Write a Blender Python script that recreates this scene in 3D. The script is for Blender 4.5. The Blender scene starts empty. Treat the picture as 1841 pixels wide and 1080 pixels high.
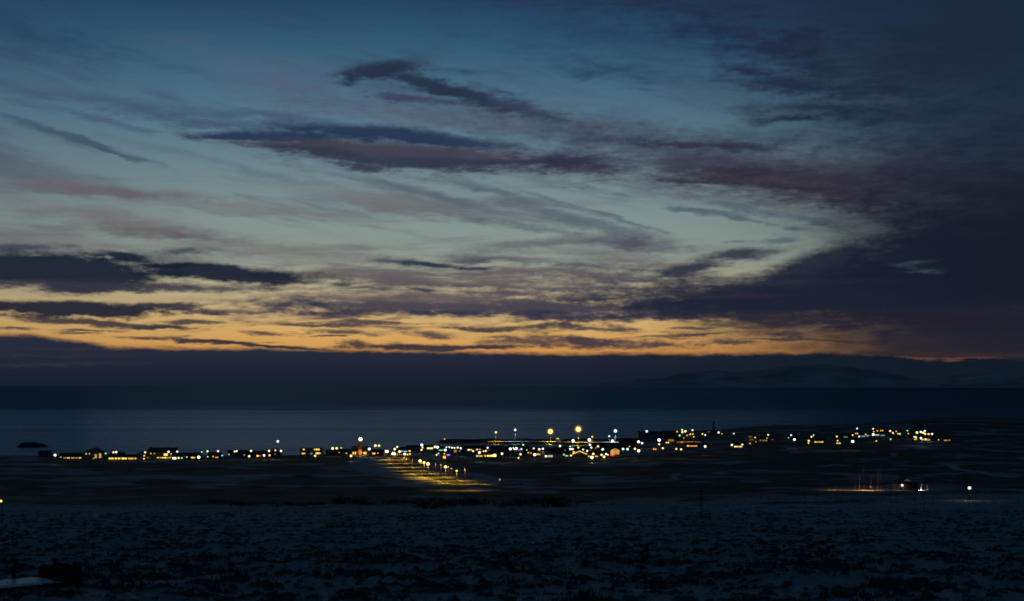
import bpy, bmesh, math, random
import numpy as np
from mathutils import Vector, Matrix

# ------------------------------------------------------------------ camera / pixel helpers
F = 2557.0           # focal length in photograph pixels (50 mm on 36 mm film)
CX, HY = 920.5, 693.0
H = 62.0             # eye height above the sea
scene = bpy.context.scene
C = scene.collection

def lin(c):
    return tuple(((v/255.0)/12.92 if v/255.0 <= 0.04045 else ((v/255.0+0.055)/1.055)**2.4) for v in c)

def sky_xy(px, py):
    """direction of a pixel as (azimuth, elevation) in angular units (rad * F)"""
    ta = (px-CX)/F
    az = math.atan(ta)
    el = math.atan((HY-py)/F*math.cos(az))
    return az*F, el*F

# ------------------------------------------------------------------ node expressions
class Ex:
    nt = None
    def __init__(s, v): s.v = v
    @staticmethod
    def m(op, *a, clamp=False):
        n = Ex.nt.nodes.new('ShaderNodeMath'); n.operation = op; n.use_clamp = clamp
        for i, x in enumerate(a):
            x = x.v if isinstance(x, Ex) else x
            if isinstance(x, (int, float)): n.inputs[i].default_value = x
            else: Ex.nt.links.new(x, n.inputs[i])
        return Ex(n.outputs[0])
    def __add__(s, o): return Ex.m('ADD', s, o)
    __radd__ = __add__
    def __sub__(s, o): return Ex.m('SUBTRACT', s, o)
    def __rsub__(s, o): return Ex.m('SUBTRACT', o, s)
    def __mul__(s, o): return Ex.m('MULTIPLY', s, o)
    __rmul__ = __mul__
    def __truediv__(s, o): return Ex.m('DIVIDE', s, o)
def ss(x, a, b, lo=0.0, hi=1.0):
    n = Ex.nt.nodes.new('ShaderNodeMapRange'); n.interpolation_type = 'SMOOTHSTEP'; n.clamp = False
    Ex.nt.links.new(x.v, n.inputs[0])
    rev = a > b
    if rev: a, b, lo, hi = b, a, hi, lo
    n.inputs[1].default_value = a; n.inputs[2].default_value = b
    n.inputs[3].default_value = lo; n.inputs[4].default_value = hi
    return Ex(n.outputs[0])
def vec(x, y, z=0.0):
    n = Ex.nt.nodes.new('ShaderNodeCombineXYZ')
    for i, q in enumerate((x, y, z)):
        q = q.v if isinstance(q, Ex) else q
        if isinstance(q, (int, float)): n.inputs[i].default_value = q
        else: Ex.nt.links.new(q, n.inputs[i])
    return n.outputs[0]
def noise(v, detail=5, rough=0.55, dist=0.0, scale=1.0):
    """fractal noise centred on 0, about -0.5 .. 0.5"""
    n = Ex.nt.nodes.new('ShaderNodeTexNoise'); n.noise_dimensions = '3D'
    Ex.nt.links.new(v, n.inputs['Vector'])
    n.inputs['Scale'].default_value = scale; n.inputs['Detail'].default_value = detail
    n.inputs['Roughness'].default_value = rough; n.inputs['Distortion'].default_value = dist
    return Ex(n.outputs['Fac']) - 0.5
def mixc(fac, a, b):
    n = Ex.nt.nodes.new('ShaderNodeMix'); n.data_type = 'RGBA'; n.clamp_factor = True
    for sock, x in ((n.inputs[0], fac), (n.inputs[6], a), (n.inputs[7], b)):
        x = x.v if isinstance(x, Ex) else x
        if isinstance(x, (int, float)): sock.default_value = x
        elif isinstance(x, tuple): sock.default_value = (*x, 1.0)
        else: Ex.nt.links.new(x, sock)
    return Ex(n.outputs[2])
def ramp(x, stops):
    n = Ex.nt.nodes.new('ShaderNodeValToRGB'); Ex.nt.links.new(x.v, n.inputs[0])
    cr = n.color_ramp
    while len(cr.elements) < len(stops): cr.elements.new(0.5)
    for e, (p, c) in zip(cr.elements, stops): e.position = p; e.color = (*c, 1.0)
    return Ex(n.outputs[0])

# ------------------------------------------------------------------ the sky
def build_world():
    w = bpy.data.worlds.new("World"); scene.world = w; w.use_nodes = True
    nt = w.node_tree; nt.nodes.clear(); Ex.nt = nt
    out = nt.nodes.new('ShaderNodeOutputWorld'); bg = nt.nodes.new('ShaderNodeBackground')
    nt.links.new(bg.outputs[0], out.inputs[0])
    tc = nt.nodes.new('ShaderNodeTexCoord'); sp = nt.nodes.new('ShaderNodeSeparateXYZ')
    nt.links.new(tc.outputs['Generated'], sp.inputs[0])
    x, y, z = (Ex(sp.outputs[i]) for i in range(3))
    X = Ex.m('ARCTAN2', x, y) * F                          # azimuth
    Y = Ex.m('ARCSINE', z) * F                             # elevation
    # a gentle bend of all coordinates gives every edge its raggedness
    wa = noise(vec(X*(1/260), Y*(1/70), 3.1), 3)
    wb = noise(vec(X*(1/70), Y*(1/20), 7.7), 5, 0.6)
    wc = noise(vec(X*(1/40), Y*(1/9), 1.3), 4, 0.58)
    Xw = X + wa*60 + wb*26
    Yw = Y + wa*26 + wb*15 + wc*6
    # clear sky
    G = lambda py: min(1.0, max(0.0, (sky_xy(CX, py)[1])/720.0))
    st = [(HY, (184, 114, 52)), (640, (205, 138, 68)), (617, (214, 159, 88)), (588, (214, 173, 106)), (560, (204, 174, 122)), (525, (188, 175, 137)),
          (470, (140, 150, 140)), (400, (131, 148, 146)), (320, (113, 136, 142)), (240, (92, 125, 141)), (160, (72, 108, 129)), (90, (53, 92, 119)),
          (20, (38, 74, 103)), (-20, (32, 64, 92))]
    col = ramp(Y*(1/720.0), [(G(py), lin(c)) for py, c in st])
    D = X + (Y-330)*0.75
    dim = ss(D, 140, 1050, 1.0, 0.27) * ss(X, -1150, -300, 0.72, 1.0)
    dim = dim * ss(X, 420, 900, 1.0, 0.35)
    col = mixc(dim, lin((20, 36, 56)), col)

    S1 = (X*0.975 - Y*0.22); T1 = (X*0.22 + Y*0.975)
    v1 = noise(vec(S1*(1/420), T1*(1/48) + wa*0.8, 12.0), 7, 0.58, 0.25)
    v2 = noise(vec(S1*(1/150), T1*(1/20) + wa*1.4, 21.0), 6, 0.6, 0.3)
    v3 = noise(vec(X*(1/330), Y*(1/26) + wa*0.9, 31.0), 7, 0.6, 0.2)      # flat streaks
    v4 = noise(vec(X*(1/90), Y*(1/10) + wa*1.5, 41.0), 6, 0.62, 0.3)
    late = (v1 + v2 + v3 + v4)*0.0001          # keeps every shape after the veils in evaluation order
    Xw = Xw + late; Yw = Yw + late
    bases = {}
    wd = noise(vec(X*(1/11), Y*(1/6.5), 5.3), 3, 0.6)
    wf = noise(vec(X*(1/120) + wb*0.3, Y*(1/34), 17.3), 5, 0.62)
    wn = late + wb*1.5 + wc*1.5 + wd*0.5
    wm = late + wf*2.0 + wc*1.2 + wd*0.6
    def shape(px, py, rx, ru, rd=None, slope=0.0, n=0.5, soft=0.6, alpha=1.0):
        """an elongated patch of cloud lying along a tilted axis"""
        rd = rd or ru
        cx, cy = sky_xy(px, py)
        cy += (ru-rd)*0.5
        soft = soft*1.15
        g = 1.0 + soft*0.28                      # the soft rim lies outside the solid core
        k = round(slope/0.06)*0.06
        if k not in bases: bases[k] = vec(Xw, Ex.m('MULTIPLY_ADD', Xw, k, Yw))
        ix, iy = 1.0/(rx*g), 2.0/((ru+rd)*g)
        mp = nt.nodes.new('ShaderNodeVectorMath'); mp.operation = 'MULTIPLY_ADD'
        nt.links.new(bases[k], mp.inputs[0])
        mp.inputs[1].default_value = (ix, iy, 0); mp.inputs[2].default_value = (-cx*ix, -(cy+k*cx)*iy, 0)
        ln = nt.nodes.new('ShaderNodeVectorMath'); ln.operation = 'LENGTH'; nt.links.new(mp.outputs[0], ln.inputs[0])
        d = Ex.m('MULTIPLY_ADD', wn if (int(px)+int(py)) % 2 else wm, -n*0.85, Ex(ln.outputs['Value'])) if n else Ex(ln.outputs['Value'])
        return ss(d, 1.0, 1.0-soft, 0.0, alpha)
    def lay(c, a, alpha, colour):
        return mixc(a*alpha if alpha != 1 else a, c, lin(colour) if isinstance(colour, tuple) else colour)

    # thin high veils: long streaks that fall to the right
    upper = ss(Y, 190, 300)
    G2 = lambda py: G(py)
    mauve = ramp(Y*(1/720.0), [(G(560), lin((122, 106, 98))), (G(470), lin((104, 100, 104))), (G(360), lin((92, 96, 106))), (G(250), lin((72, 86, 106))), (G(60), lin((44, 66, 98)))])
    mauve = mixc(dim, lin((24, 30, 46)), mauve)
    gap = 1.0 - ss(Ex.m('MULTIPLY', X-330, 1/260.0)*Ex.m('MULTIPLY', X-330, 1/260.0) + Ex.m('MULTIPLY', Y-265, 1/70.0)*Ex.m('MULTIPLY', Y-265, 1/70.0), 1.3, 0.3)*0.85
    col = lay(col, ss(v1 + v2*0.35, -0.04, 0.22) * upper * gap, 0.55, mauve)
    col = lay(col, ss(v3 + v1*0.4, -0.05, 0.22) * ss(Y, 120, 210) * ss(Y, 430, 310) * gap, 0.6, mauve)
    mid = ramp(Y*(1/720.0), [(G(600), lin((92, 78, 78))), (G(540), lin((88, 80, 86))), (G(470), lin((94, 92, 100)))])
    midv = ss(v3*1.0 + v4*0.5 + 0.06, 0.0, 0.2) * ss(Y, 74, 130) * ss(Y, 275, 190)*ss(X, -700, -350)
    col = lay(col, midv, 0.78, mid)

    def put(col, colour, alpha, *a, **k):
        return lay(col, shape(*a, alpha=alpha, **k), 1, colour)
    def puts(col, colour, alpha, pts, n, soft):
        for p in pts: col = put(col, colour, alpha, p[0], p[1], p[2], p[3], slope=p[4], n=n, soft=soft)
        return col
    # upper left: soft blue-grey streaks
    blue = (66, 88, 112)
    col = put(col, (38, 68, 98), .8, 60, 60, 150, 44, slope=.16, n=.9, soft=1.3)
    col = puts(col, (50, 80, 106), .6, ((250, 110, 160, 10, .1), (130, 100, 110, 9, .1)), 1.0, 1.2)
    col = puts(col, blue, .75, ((40, 158, 130, 13, .24), (180, 180, 190, 15, .16), (330, 205, 200, 20, .12), (440, 205, 130, 14, 0), (300, 170, 60, 11, .2), (520, 214, 120, 9, .04), (430, 228, 120, 8, .08), (160, 210, 140, 8, .16)), .8, .9)
    col = puts(col, (66, 86, 106), .8, ((40, 222, 120, 9, .24), (130, 248, 120, 8, .24), (205, 270, 60, 6, .24), (180, 262, 120, 5, .28)), .7, .9)
    col = puts(col, (84, 106, 120), .55, ((400, 290, 240, 7, .2), (560, 330, 260, 9, .2), (330, 270, 160, 5, .2)), .9, 1.2)
    col = put(col, (84, 96, 118), .75, 520, 132, 200, 36, slope=.16, n=.9, soft=1.3)
    col = put(col, (80, 86, 106), .75, 590, 185, 180, 28, slope=.12, n=.8, soft=1.3)
    col = put(col, (88, 88, 108), .75, 760, 210, 240, 30, slope=.04, n=.7, soft=1.3)
    # pink streaks on the left
    for p in ((210, 345, 210, 15, .04, (104, 99, 104)), (120, 337, 120, 9, .04, (103, 96, 103)), (250, 352, 150, 8, .04, (99, 86, 92)), (180, 390, 200, 20, .12, (112, 106, 110)), (290, 415, 160, 13, .08, (94, 88, 96)),
              (330, 424, 100, 8, .04, (92, 84, 89)), (40, 425, 130, 20, .08, (108, 104, 108)), (700, 368, 150, 17, .12, (104, 98, 104)), (830, 385, 150, 12, .2, (96, 94, 102)), (480, 380, 240, 14, .04, (116, 118, 118)),
              (120, 452, 180, 14, 0, (100, 98, 102)), (560, 460, 280, 17, .04, (112, 108, 106)), (300, 462, 130, 13, 0, (88, 86, 94)), (640, 350, 200, 12, .12, (116, 122, 124))):
        col = put(col, p[5], .82, p[0], p[1], p[2], p[3], slope=p[4], n=.75, soft=1.1)
    # fan of fine grey streaks, centre
    col = puts(col, (88, 100, 110), .75, ((820, 330, 190, 8, .16), (900, 345, 170, 9, .28), (980, 375, 180, 12, .32), (1060, 405, 170, 16, .32), (1040, 372, 150, 7, .32), (930, 400, 160, 9, .24), (1130, 418, 140, 13, .2), (1110, 390, 120, 5, .32), (800, 352, 170, 7, .24), (700, 330, 220, 8, .16)), .75, 1.0)
    col = put(col, (76, 76, 90), .9, 1125, 442, 110, 22, 15, slope=.12, n=.6, soft=.9)
    col = put(col, (88, 90, 100), .75, 1000, 438, 160, 11, slope=-.04, n=.7, soft=.9)
    # wide mauve wedge to the right
    col = put(col, (68, 72, 92), .85, 1000, 222, 340, 50, slope=.2, n=.6, soft=1.2)
    col = put(col, (58, 64, 84), .88, 1260, 285, 400, 58, slope=.12, n=.55, soft=1.1)
    col = put(col, (56, 52, 68), .92, 1400, 325, 310, 52, 44, slope=.12, n=.5, soft=.9)
    col = puts(col, (64, 54, 66), .75, ((1500, 322, 180, 32, .12), (1320, 318, 120, 14, .08), (1450, 350, 200, 12, .16), (1560, 352, 120, 10, .2)), .7, 1.1)
    col = puts(col, (44, 46, 62), .8, ((1330, 308, 150, 10, .04), (1420, 335, 170, 8, .12), (1250, 325, 90, 7, .12), (1280, 262, 200, 9, .04)), .8, 1.0)
    col = put(col, (38, 40, 56), .92, 1690, 340, 270, 76, 50, slope=.08, n=.5, soft=1.0)
    # long lens cloud, left of centre
    col = put(col, (78, 78, 94), .88, 800, 283, 390, 34, 30, slope=.04, n=.5, soft=.7)
    col = put(col, (60, 65, 82), .92, 720, 278, 280, 22, 27, slope=.04, n=.5, soft=.6)
    col = put(col, (40, 56, 82), .97, 480, 246, 190, 11, 9, slope=.0, n=.5, soft=.6)
    col = put(col, (38, 54, 82), .97, 680, 243, 240, 15, 15, slope=.04, n=.4, soft=.6)
    col = put(col, (42, 56, 82), .9, 850, 256, 150, 14, 12, slope=.12, n=.6, soft=.8)
    col = puts(col, (68, 64, 76), .85, ((680, 268, 190, 10, .04), (480, 260, 120, 7, .04), (820, 275, 120, 8, .08)), .7, .9)
    col = puts(col, (50, 56, 76), .9, ((570, 272, 120, 9, .04), (780, 293, 200, 13, .04), (650, 297, 60, 7, .04), (900, 292, 110, 9, 0)), .8, .7)
    col = put(col, (46, 48, 68), .95, 1015, 292, 110, 21, 19, slope=.04, n=.7, soft=.8)
    # hooked cloud above it
    dk = (37, 49, 70)
    col = put(col, dk, .95, 690, 128, 75, 17, 13, slope=-.04, n=.7, soft=.6)
    col = put(col, dk, .9, 642, 138, 22, 12, 14, slope=-.2, n=.8, soft=.8)
    col = put(col, dk, .95, 765, 145, 90, 19, 20, slope=.24, n=.7, soft=.6)
    col = put(col, dk, .95, 850, 176, 110, 20, 19, slope=.24, n=.7, soft=.65)
    col = put(col, (52, 60, 84), .9, 940, 194, 100, 17, 15, slope=.24, n=.8, soft=.8)
    col = puts(col, (60, 68, 92), .85, ((740, 176, 90, 11, .12), (720, 172, 60, 7, .04), (800, 186, 60, 10, .1)), .9, .8)
    col = puts(col, (56, 80, 106), .8, ((750, 103, 60, 13, .08), (760, 116, 50, 8, .2)), 1.1, .9)
    col = puts(col, (48, 68, 96), .8, ((830, 130, 45, 8, .04), (900, 166, 60, 8, .24)), 1.0, .9)
    # upper right patches
    ur = (30, 40, 64)
    col = puts(col, ur, .82, ((1290, 50, 140, 22, .12), (1390, 85, 140, 28, .12), (1430, 65, 90, 13, .04), (1350, 125, 70, 11, .1), (1430, 150, 120, 18, .12), (1460, 192, 130, 19, .08), (1460, 115, 70, 24, .3), (1540, 165, 160, 18, .04), (1430, 212, 80, 8, 0)), .85, .95)
    col = put(col, (30, 60, 92), .65, 1060, 60, 260, 50, slope=.04, n=.9, soft=1.4)
    col = puts(col, (36, 64, 94), .65, ((1110, 125, 180, 24, .08), (1060, 130, 60, 10, .0), (1160, 158, 30, 5, .1)), 1.0, 1.2)
    col = put(col, (38, 48, 78), .8, 1000, 5, 350, 28, slope=.08, n=.7, soft=1.3)
    col = puts(col, (26, 38, 58), .8, ((1680, 130, 210, 60, .04), (1640, 210, 240, 28, .04), (1760, 250, 210, 60, .08), (1790, 60, 170, 100, .08), (1640, 60, 160, 22, .1)), .7, 1.2)
    col = puts(col, (34, 40, 60), .7, ((1500, 30, 300, 40, .04), (1420, 250, 260, 22, .04), (1560, 110, 220, 40, .08), (1250, 10, 220, 22, .04)), .8, 1.4)
    col = lay(col, ss(D, 420, 900) * ss(Y, 200, 300), 0.2, (34, 38, 58))
    # small torn bits over the clear gap
    col = puts(col, (80, 98, 110), .78, ((1110, 350, 28, 4, .1), (1290, 378, 90, 7, .12), (1350, 395, 60, 6, .28), (1425, 412, 24, 6, 0), (1395, 437, 34, 6, -.08), (1330, 366, 120, 8, .16), (1440, 392, 70, 7, .2), (1240, 374, 60, 5, .04), (1320, 437, 30, 3, 0)), 1.0, .8)
    # bands in the middle
    mr = (66, 66, 82)
    col = puts(col, (92, 84, 90), .75, ((900, 500, 320, 22, .02), (760, 530, 260, 14, 0), (1060, 520, 260, 20, .04), (640, 508, 150, 10, .04), (1130, 470, 160, 12, .04), (520, 535, 140, 9, 0)), .9, 1.2)
    col = puts(col, mr, .82, ((1120, 500, 200, 12, .04), (1000, 552, 320, 17, 0), (820, 548, 220, 11, 0), (1230, 525, 270, 28, .04), (1140, 560, 310, 18, .0), (1050, 480, 150, 8, .08), (860, 515, 180, 6, .04), (700, 548, 150, 16, 0), (570, 548, 110, 17, 0), (480, 560, 100, 6, 0), (920, 530, 120, 6, .04), (640, 520, 80, 4, 0)), .85, .9)
    col = puts(col, (100, 90, 92), .7, ((760, 505, 260, 9, .04), (980, 490, 200, 8, .04), (1100, 530, 220, 9, .02), (640, 535, 160, 7, 0), (860, 540, 200, 8, 0), (560, 520, 120, 5, 0)), .9, 1.2)
    col = puts(col, (84, 76, 82), .72, ((700, 552, 300, 14, 0), (1000, 566, 340, 11, 0), (560, 566, 170, 7, 0), (420, 545, 90, 8, 0), (1220, 572, 200, 8, 0)), .9, 1.1)
    col = puts(col, (72, 68, 79), .85, ((540, 550, 130, 13, 0), (700, 556, 210, 14, 0), (880, 556, 220, 13, .02), (1060, 556, 240, 15, 0), (1250, 560, 260, 20, .02), (1420, 575, 200, 14, .04), (420, 560, 90, 6, 0)), .8, .9)
    col = puts(col, (46, 50, 68), .85, ((1050, 535, 100, 8, -.04), (980, 572, 90, 7, .04), (1150, 572, 150, 9, 0), (755, 522, 45, 5, .04), (610, 514, 40, 4, 0), (640, 562, 130, 7, 0), (1200, 545, 190, 12, 0), (900, 562, 150, 6, 0), (550, 550, 60, 9, 0), (860, 480, 40, 4, 0)), .75, .8)
    col = put(col, (38, 50, 70), .95, 765, 473, 95, 8, 7, slope=.04, n=.5, soft=.7)
    col = puts(col, (76, 72, 86), .8, ((900, 463, 120, 8, .04), (850, 466, 60, 5, 0)), .7, .9)
    # dark mass, far right
    ms = (24, 32, 48)
    col = put(col, (44, 52, 68), .92, 1320, 460, 95, 10, 9, slope=-.08, n=.6, soft=.7)
    col = put(col, (40, 48, 66), .92, 1245, 482, 80, 14, 11, slope=-.16, n=.6, soft=.7)
    col = put(col, (38, 45, 61), .95, 1400, 510, 320, 32, 50, slope=-.04, n=.5, soft=.7)
    col = put(col, (29, 37, 53), .97, 1500, 520, 300, 52, 70, slope=-.16, n=.4, soft=.6)
    col = put(col, (31, 39, 55), .95, 1490, 470, 130, 34, 40, slope=-.28, n=.4, soft=.6)
    col = put(col, ms, .97, 1660, 455, 180, 62, 130, slope=-.04, n=.35, soft=.5)
    col = put(col, ms, .97, 1800, 470, 220, 100, 130, slope=-.0, n=.35, soft=.6)
    col = put(col, (28, 34, 50), .97, 1560, 555, 450, 46, 34, slope=.04, n=.4, soft=.7)
    col = put(col, (30, 36, 52), .9, 1330, 556, 260, 26, 22, slope=.0, n=.6, soft=.8)
    col = puts(col, (48, 46, 60), .5, ((1300, 530, 200, 5, 0), (1400, 505, 220, 5, .0), (1350, 565, 150, 4, 0)), .9, 1.0)
    col = put(col, (20, 27, 40), .95, 1900, 440, 230, 230, 220, n=.35, soft=1.2)
    col = put(col, (24, 30, 45), .9, 1700, 410, 260, 70, 60, slope=.06, n=.5, soft=1.0)
    col = lay(col, ss(X + wf*260, 480, 860) * ss(Y, 70, 110) * ss(Y, 420, 300), 0.5, (21, 27, 41))
    col = puts(col, (84, 100, 110), .55, ((1622, 479, 22, 3, .12), (1650, 489, 34, 4, .0), (1640, 474, 40, 3, -.04), (1672, 486, 22, 3, -.04)), 1.4, 2.2)
    # dark banks, left
    nv = (22, 33, 51)
    col = puts(col, (60, 64, 78), .85, ((40, 440, 90, 9, 0), (330, 452, 70, 8, -.04)), .8, .8)
    col = put(col, nv, .97, 60, 487, 270, 38, 34, slope=.04, n=.5, soft=.4)
    col = put(col, nv, .97, 400, 494, 205, 22, 15, slope=.04, n=.45, soft=.45)
    col = put(col, nv, .95, 215, 462, 60, 8, 9, slope=.04, n=.6, soft=.6)
    col = put(col, nv, .9, 290, 478, 60, 6, 6, slope=-.04, n=.6, soft=.7)
    col = put(col, (52, 52, 68), .9, 220, 518, 300, 11, 9, slope=-.0, n=.5, soft=.6)
    col = put(col, nv, .97, 110, 555, 240, 16, 12, slope=.0, n=.65, soft=.45)
    col = put(col, (44, 48, 64), .92, 310, 551, 70, 9, 8, slope=.04, n=.9, soft=.6)
    col = put(col, (46, 47, 60), .92, 190, 578, 180, 8, 7, slope=.04, n=.8, soft=.6)
    col = puts(col, (56, 54, 64), .9, ((360, 576, 90, 5, 0), (390, 562, 40, 4, 0), (280, 588, 70, 4, .0)), .9, .7)
    # ragged scraps in the orange strip
    org = (66, 58, 66)
    col = puts(col, org, .88, ((480, 597, 60, 4, .04), (620, 597, 75, 6, .04), (590, 604, 50, 3, 0), (680, 580, 130, 4, 0), (560, 584, 120, 3, 0), (860, 590, 120, 6, .04), (930, 588, 140, 8, 0), (780, 600, 55, 7, .12), (1060, 592, 160, 6, .04), (1010, 612, 160, 9, 0),
              (1100, 614, 160, 8, .04), (900, 607, 45, 5, .04), (1180, 606, 90, 4, 0), (1230, 592, 60, 3, 0), (1320, 588, 44, 3, 0), (1415, 601, 38, 6, 0), (1250, 603, 50, 3, 0), (1500, 612, 100, 4, .04), (1050, 622, 70, 6, 0), (140, 598, 40, 3, 0), (30, 588, 40, 3, 0), (160, 592, 60, 3, 0), (1380, 612, 90, 3, 0), (1300, 618, 80, 5, 0)), 1.0, .75)
    thin = ss(v4 + v3*0.5, 0.06, 0.26) * ss(Y, 58, 70) * ss(Y, 150, 110)
    col = lay(col, thin, 0.75, org)
    col = put(col, (40, 42, 58), .95, 420, 617, 195, 5, 5, slope=.04, n=.5, soft=.5)
    col = put(col, (42, 43, 58), .95, 790, 624, 210, 8, 6, slope=0, n=.55, soft=.5)
    col = put(col, (48, 45, 58), .9, 640, 618, 44, 8, 5, slope=.08, n=.9, soft=.6)
    # right end of the strip fades under cloud
    fade = ss(X + wb*180, 120, 560) * ss(Y, 40, 70)*ss(Y, 140, 116)
    col = lay(col, fade, 0.5, (60, 46, 52))
    fade2 = ss(X + wb*300, 330, 720) * ss(Y, 30, 60)*ss(Y, 150, 110)
    col = lay(col, fade2, 0.92, (27, 31, 45))
    # low bank along the horizon
    Xl = X + late*10
    top = ss(Xl, -850, -660, 87, 67) + ss(Xl, -560, 180, 0, -8) + ss(Xl, 500, 900, 0, -10)
    low = ss(Y + wb*10 + wc*9 + wd*3 - top, 5, -7)
    lowc = ramp(Y*(1/100.0), [(0.0, lin((21, 31, 46))), (0.25, lin((28, 35, 51))), (0.55, lin((36, 42, 57))), (0.9, lin((38, 45, 60)))])
    lowc = mixc(ss(X, -200, 800), lowc, lin((17, 27, 40)))
    skycol = col; col = lowc
    for p in ((1300, 632, 50, 3, .08), (1275, 626, 28, 3, .12), (1400, 631, 64, 4, .04), (1370, 624, 44, 3, .04), (1660, 641, 76, 3, .04), (1720, 640, 90, 2, 0), (1240, 627, 18, 2, 0), (1480, 627, 70, 4, 0), (1560, 622, 40, 4, 0), (1610, 620, 34, 4, 0), (1750, 623, 66, 2, 0)):
        col = put(col, (165, 100, 62) if p[0] < 1500 else (108, 72, 60), .85, p[0], p[1], p[2], p[3], slope=p[4], n=1.2, soft=1.1)
    for p in ((60, 640, 200, 5, 0), (160, 628, 160, 4, 0), (90, 655, 170, 4, 0)):
        col = put(col, (58, 56, 66), .5, p[0], p[1], p[2], p[3], slope=p[4], n=.9, soft=1.2)
    # the dome away from the afterglow: deep blue dusk overhead and behind
    back = Ex.m('MAXIMUM', ss(Y, 690, 900), Ex.m('MAXIMUM', ss(X, 960, 1300), ss(X, -1000, -1400)))
    back = Ex.m('MAXIMUM', back, ss(Y, -20, -60))
    nt.links.new(skycol.v, bg.inputs[0]); bg.inputs[1].default_value = 1.0
    bgl = nt.nodes.new('ShaderNodeBackground'); nt.links.new(col.v, bgl.inputs[0])
    mxl = nt.nodes.new('ShaderNodeMixShader')
    nt.links.new(low.v, mxl.inputs[0]); nt.links.new(bg.outputs[0], mxl.inputs[1]); nt.links.new(bgl.outputs[0], mxl.inputs[2])
    bg2 = nt.nodes.new('ShaderNodeBackground'); bg2.inputs[0].default_value = (*BACK, 1)
    mx = nt.nodes.new('ShaderNodeMixShader')
    nt.links.new(back.v, mx.inputs[0]); nt.links.new(mxl.outputs[0], mx.inputs[1]); nt.links.new(bg2.outputs[0], mx.inputs[2])
    nt.links.new(mx.outputs[0], out.inputs[0])
    return w
BACK = (0.0048, 0.0165, 0.0335)

def build_camera():
    cd = bpy.data.cameras.new('camera'); cam = bpy.data.objects.new('camera', cd); C.objects.link(cam)
    cam.location = (0, 0, H); cam.rotation_euler = (math.radians(90), 0, 0)
    cd.lens = 50; cd.sensor_width = 36; cd.sensor_fit = 'HORIZONTAL'
    cd.shift_y = (HY-540.0)/1841.0
    cd.clip_start = 0.5; cd.clip_end = 400000
    scene.camera = cam
    vs = scene.view_settings; vs.view_transform = 'Standard'; vs.look = 'None'; vs.gamma = 1; vs.exposure = 0
    return cam
build_world(); build_camera()
cy = scene.cycles
cy.use_adaptive_sampling = True; cy.adaptive_threshold = 0.01; cy.adaptive_min_samples = 16; cy.filter_width = 1.65


# ------------------------------------------------------------------ terrain
rng = np.random.default_rng(7)
random.seed(11)
def _hash(ix, iy, seed):
    h = np.sin(ix*127.1 + iy*311.7 + seed*74.7)*43758.5453
    return h - np.floor(h)
def vnoise(x, y, seed=0):
    ix, iy = np.floor(x), np.floor(y); fx, fy = x-ix, y-iy
    fx = fx*fx*(3-2*fx); fy = fy*fy*(3-2*fy)
    a = _hash(ix, iy, seed); b = _hash(ix+1, iy, seed); c = _hash(ix, iy+1, seed); d = _hash(ix+1, iy+1, seed)
    return (a+(b-a)*fx)*(1-fy) + (c+(d-c)*fx)*fy
def fbm(x, y, seed=0, octv=4, gain=0.5):
    s = 0; a = 1; t = 0
    for k in range(octv):
        s = s + a*vnoise(x*2**k+17.3*k, y*2**k-9.1*k, seed+k); t += a; a *= gain
    return s/t

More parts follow.
